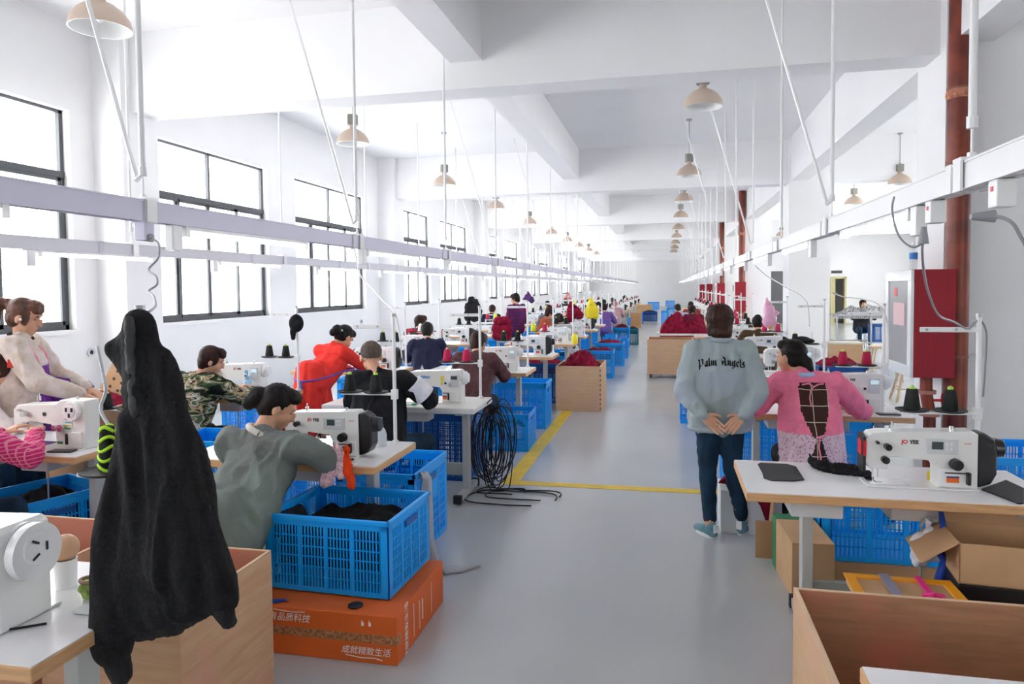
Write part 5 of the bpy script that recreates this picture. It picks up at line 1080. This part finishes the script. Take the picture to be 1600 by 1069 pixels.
pad=mat('charcoal_foam',(.035,.036,.038),.95,bump=.2,bs=120)
def padq(pts,z,h,lab,m=pad):
    P=[onz(x,y,z) for x,y in pts]; c=sum(P,V(0,0,0))/len(P); q=root('fabric_pad',lab,'pad',(c.x,c.y,z)); ob('pad_body',MB().prism([(p.x-c.x,p.y-c.y) for p in P],0,h,axis='z'),m,q,bevel=.003); return q
padq([(1184,727),(1188,725),(1230,727),(1244,731),(1257,751),(1240,753),(1205,752),(1193,748),(1191,740)],TH,.008,'flat charcoal pad lying near the end of the foreground column-side table')
padq([(1533,766),(1572,752),(1600,765),(1600,788),(1592,789)],TH,.008,'charcoal pad hanging over the front edge at the frame side of the foreground table')
q=root('shoulder_pad','ruffled black fabric piece under the needle of the foreground column-side machine','fabric piece',onz(1312,740,TH)); b=MB()
P=[onz(x,y,TH)-onz(1312,740,TH) for x,y in ((1268,728),(1285,736),(1310,740),(1335,742),(1358,748))]
for i in range(4): b.cap(P[i]+V(0,.01,.022),P[i+1]+V(0,.01,.022),[.018,.026,.028,.026][i],[.026,.028,.026,.012][i]); b.cap(P[i]+V(0,-.02,.012),P[i+1]+V(0,-.02,.012),.012,.012)
b.cap(P[0]+V(0,0,.02),P[0]+V(-.01,.02,.05),.014,.006); ob('fabric_piece',remesh(b,.006,1,.010,40,3,1),blkc,q)
q=root('darning_ball','round wooden ball on a white cup behind the large white machine','ball',(-1.86,1.86,TH)); ob('cup',MB().lathe([(0,0),(.030,0),(.034,.09),(.030,.09),(.027,.01),(0,.01)],n=20),white,q,smooth=True); ob('ball',MB().ell((0,0,.125),(.042,.042,.042),nu=20,nv=14),mat('ball_wood',(.66,.38,.22),.4),q,smooth='all')
q=root('pouch','small green woven pouch behind the large white machine','pouch',(-1.71,1.80,TH)); b=MB(); b.ell((0,0,.03),(.04,.03,.032)); ob('pouch_body',remesh(b,.007,1,.004,30),mat('woven_green',(.30,.42,.10),.9,var=.4,vs=60),q); ob('pouch_rim',MB().tube([V(.032*math.cos(t),.024*math.sin(t),.058) for t in [k*PI/8 for k in range(17)]],.006,6,False),mat('woven_brown',(.35,.22,.15),.8),q)
q=root('extension_cord','thin black cord lying across the near table corner','cord',(-1.9,1.5,TH)); ob('cord',MB().tube([V(-.55,-.02,.004),V(-.3,-.05,.004),V(-.05,-.02,.004),V(.1,.06,.004),V(.2,.13,.004)],.0035,6),cbm,q)
# cords and sockets on the trunking
grc=mat('grey_cord',(.30,.30,.32),.5)
def cord(pts,lab,r=.005,m=grc,plug=None,sock=None):
    P=[px(a,b,c) for a,b,c in pts]; n=[]
    for i in range(len(P)-1):
        p0=P[max(i-1,0)];p1=P[i];p2=P[i+1];p3=P[min(i+2,len(P)-1)]
        for k in range(5): t=k/5; n.append(.5*((2*p1)+(-p0+p2)*t+(2*p0-5*p1+4*p2-p3)*t*t+(-p0+3*p1-3*p2+p3)*t**3))
    n.append(P[-1]); o=P[0].copy(); q=root('extension_cord',lab,'cord',o); ob('cord',MB().tube([p-o for p in n],r,6),m,q,smooth='all')
    if plug: d=plug; ob('plug',MB().cyl(V(0,0,0)-V(*d)*.3,V(*d),.020,.010,n=12),m,q,smooth=True)
    return q
def socket(x,y,z,lab,m=white):
    q=root('socket_box',lab,'socket',(x,y,z)); ob('socket_body',MB().box(-.028,.028,-.03,.03,-.085,0),m,q,bevel=.004); ob('switch_light',MB().box(-.030,-.027,-.008,.008,-.035,-.02),redk,q); return q
socket(1.0,3.00,2.016,'white socket box with a red light under the column-side trunking'); socket(1.0,2.45,2.016,'nearer white socket box with a grey plug at the frame edge'); 
cord([(1443,375,3.0),(1441,390,3.0),(1443,420,3.1),(1450,455,3.3),(1466,492,3.5),(1490,503,3.7),(1512,514,3.8),(1522,505,3.82),(1532,500,3.82),(1541,520,3.85),(1540,560,3.86),(1536,620,3.86)],'grey cord dropping from the trunking past the fire cabinet to the stand',plug=(0,0,.05))
cord([(1397,308,3.1),(1394,330,3.05),(1404,368,3.0),(1425,386,2.98),(1442,380,3.0)],'grey cord looping below the column-side trunking',.004)
cord([(1545,338,2.45),(1565,340,2.42),(1583,350,2.4),(1596,372,2.4),(1612,400,2.4)],'grey cord with a plug leaving the frame at the trunking',.006,plug=(-.05,0,0))
cord([(1300,457,5.0),(1318,464,5.3),(1345,467,5.6),(1372,475,5.85),(1386,500,5.9),(1388,540,5.92),(1386,590,5.92)],'pale cord reaching the stand of the pink-smocked woman',.005,white)
cord([(1180,415,6.5),(1200,432,6.8),(1225,447,7.2),(1250,460,7.6),(1262,475,7.9),(1265,510,8.0)],'pale cord reaching down behind the standing woman to a stand',.006,white)
cord([(233,372,2.79),(247,380,2.75),(248,402,2.6),(232,421,2.5),(244,432,2.4),(245,445,2.35),(232,455,2.3),(240,463,2.0),(243,478,1.85),(232,488,1.72)],'curly grey cord running from the trunking to the black jacket',.004,plug=(-.04,0,0))
socket(-2.3,2.79,2.016,'pale socket box under the aisle-side trunking near the curly cord',lil)
cord([(548,365,5.0),(556,400,4.8),(563,430,4.6),(585,455,4.4),(600,472,4.2),(613,482,4.05),(622,505,4.0),(628,560,4.02)],'white cord dropping from the trunking to the stand of the grey-jacketed woman',.005,white)
cord([(152,542,2.6),(160,580,2.55),(165,612,2.5),(157,640,2.45),(172,672,2.4),(166,700,2.35),(175,722,2.3)],'thick grey hose hanging left of the black jacket',.007,mat('grey_hose',(.42,.45,.47),.4))
for i,(x,y,z) in enumerate(((-6.598,7.05,1.0),(-6.598,14.6,1.0),(-6.598,16.2,1.0))):
    q=root('wall_socket',['round wall socket below the first window beside the column','round wall socket below the third window','round wall socket past the third window'][i],'socket',(x,y,z)); ob('socket_face',MB().cyl((0,0,0),(.02,0,0),.05,n=20),pcol,q); ob('socket_centre',MB().cyl((.02,0,0),(.024,0,0),.025,n=16),blk,q)
# far side beyond the free columns
q=root('metal_trolley','grey metal trolley piled with grey pieces beyond the columns','trolley',(4.05,18.6,0)); W,D=1.55,.8
f=MB()
for x in (0,W):
    for y in (0,D): ob('leg',MB().box(x-.02,x+.02,y-.02,y+.02,.08,.98),steel,q); ob('wheel',MB().cyl((x-.015,y,.04),(x+.015,y,.04),.04,n=14),drk,q)
f.box(0,W,-.02,.02,.94,.98).box(0,W,D-.02,D+.02,.94,.98).box(0,W,0,D,.88,.90).box(0,W,-.02,.02,.28,.31).box(0,W,D-.02,D+.02,.28,.31).box(W/2-.015,W/2+.015,-.02,.02,.08,.94)
ob('frame',f,steel,q)
heap(1.45,.7,.22,ramp_mat('grey_bits','voronoi',[(0,(.03,.03,.03)),(.3,(.25,.25,.26)),(.5,(.45,.45,.45))],30),11,lab='grey and black knitted pieces piled on the metal trolley',loc=(4.82,19.0,.93),dense=40,fs=22,depth=.03)
crate('dark',5.2,19.0,'dark blue crate inside the metal trolley',z=.30,s=(.9,1,1)); 
crate('dark',6.0,20.2,'dark blue crate standing beyond the metal trolley',s=(1,1,1.6))
q=root('plywood_crate','brown wooden box with a pale lid beyond the columns','box',(2.95,13.9,0)); ob('box_body',MB().box(0,.52,0,.4,0,.62),ply2,q,bevel=.004); ob('lid',MB().box(-.02,.54,-.02,.42,.62,.65),mat('pale_lid',(.65,.62,.52),.6),q)
def wst(x,y,h,lab):
    q=root('wooden_stool',lab,'stool',(x,y,0)); ob('seat',MB().box(-.24,.24,-.14,.14,h-.04,h),mat('pine',(.62,.48,.33),.6),q,bevel=.005)
    for sx in (-1,1):
        for sy in (-1,1): ob('leg',MB().cyl((sx*.26,sy*.16,0),(sx*.16,sy*.08,h-.04),.02,n=8),MATS['pine'],q)
        ob('rung',MB().cyl((sx*.21,-.12,h*.45),(sx*.21,.12,h*.45),.012,n=6),MATS['pine'],q)
    ob('rung',MB().cyl((-.22,0,h*.35),(.22,0,h*.35),.012,n=6),MATS['pine'],q)
wst(3.75,13.6,.62,'tall pale wooden stool beside the brown wooden box'); wst(3.5,11.3,.48,'low pale wooden stool nearer than the metal trolley')
dr2=ST('door_2',MB().box(4.45,5.15,33.94,33.99,0,2.35),mat('shutter_grey',(.12,.125,.13),.5),'grey shutter in the end wall beyond the columns','shutter')
for i in (2,3,4,5): dup(fc,'red fire cabinet on a far column, %s down the hall'%ORD[i-1],(2.14,6.9+PER*i,.87),0,'far red fire cabinets')
# window side bin and cartons
q=root('perforated_carton','pale carton sheet with punched holes leaning at the window side bin','carton',(-4.62,5.02,.90)); b=ob('carton_sheet',MB().box(0,.42,0,.012,0,.26,Matrix.Rotation(.45,4,'Y')@Matrix.Rotation(-.15,4,'X')),card2,q)
for i in range(4):
    for j in range(3): ob('punched_hole',MB().cyl((.08+.08*i,-.003,.06+.07*j),(.08+.08*i,-.001,.06+.07*j),.013,n=8),mat('hole_dark',(.08,.05,.03),.9),b)
for c in CH[b.name]: c.data.transform(Matrix.Rotation(.45,4,'Y')@Matrix.Rotation(-.15,4,'X'))
q=root('yellow_container','yellow plastic container on the table beside the fifth aisle-side machine','container',px(898,540,11.75)); q.location.z=TH; ob('container_body',MB().lathe([(0,0),(.05,0),(.055,.1),(.04,.14),(.03,.16),(0,.16)],n=16),yplas,q,smooth=True)
q=root('carton','brown carton standing among the far aisle crates','carton',onz(985,512,0)); ob('carton_body',MB().box(0,.45,0,.5,0,.62),card,q)
q=root('carton','wide brown carton farther on beside the aisle crates','carton',onz(988,503,0)+V(.45,1.5,0)); ob('carton_body',MB().box(-.3,.45,0,.6,0,.8),card2,q)
hatb=root('knitted_hat','round black hat lying on the stand tray behind the pink-smocked woman','hat',(1.40,8.0,TH+.3115+.0)); b=MB(); b.ell((0,0,.03),(.13,.10,.035)); b.ell((0,0,.05),(.08,.07,.03)); ob('hat_body',remesh(b,.01,2),blkc,hatb)

q=root('yellow_tag','small yellow tag standing on the bed of the foreground column-side machine','tag',onz(1453,752,TH)); ob('tag_card',MB().prism([(-.012,0),(.012,0),(.010,.03),(-.004,.05),(-.012,.045)],-.001,.001),yplas,q)
def kill(o):
    for c in CH.get(o.name,[]): kill(c)
    ND.objects.remove(o)
for o in PROTO: kill(o)
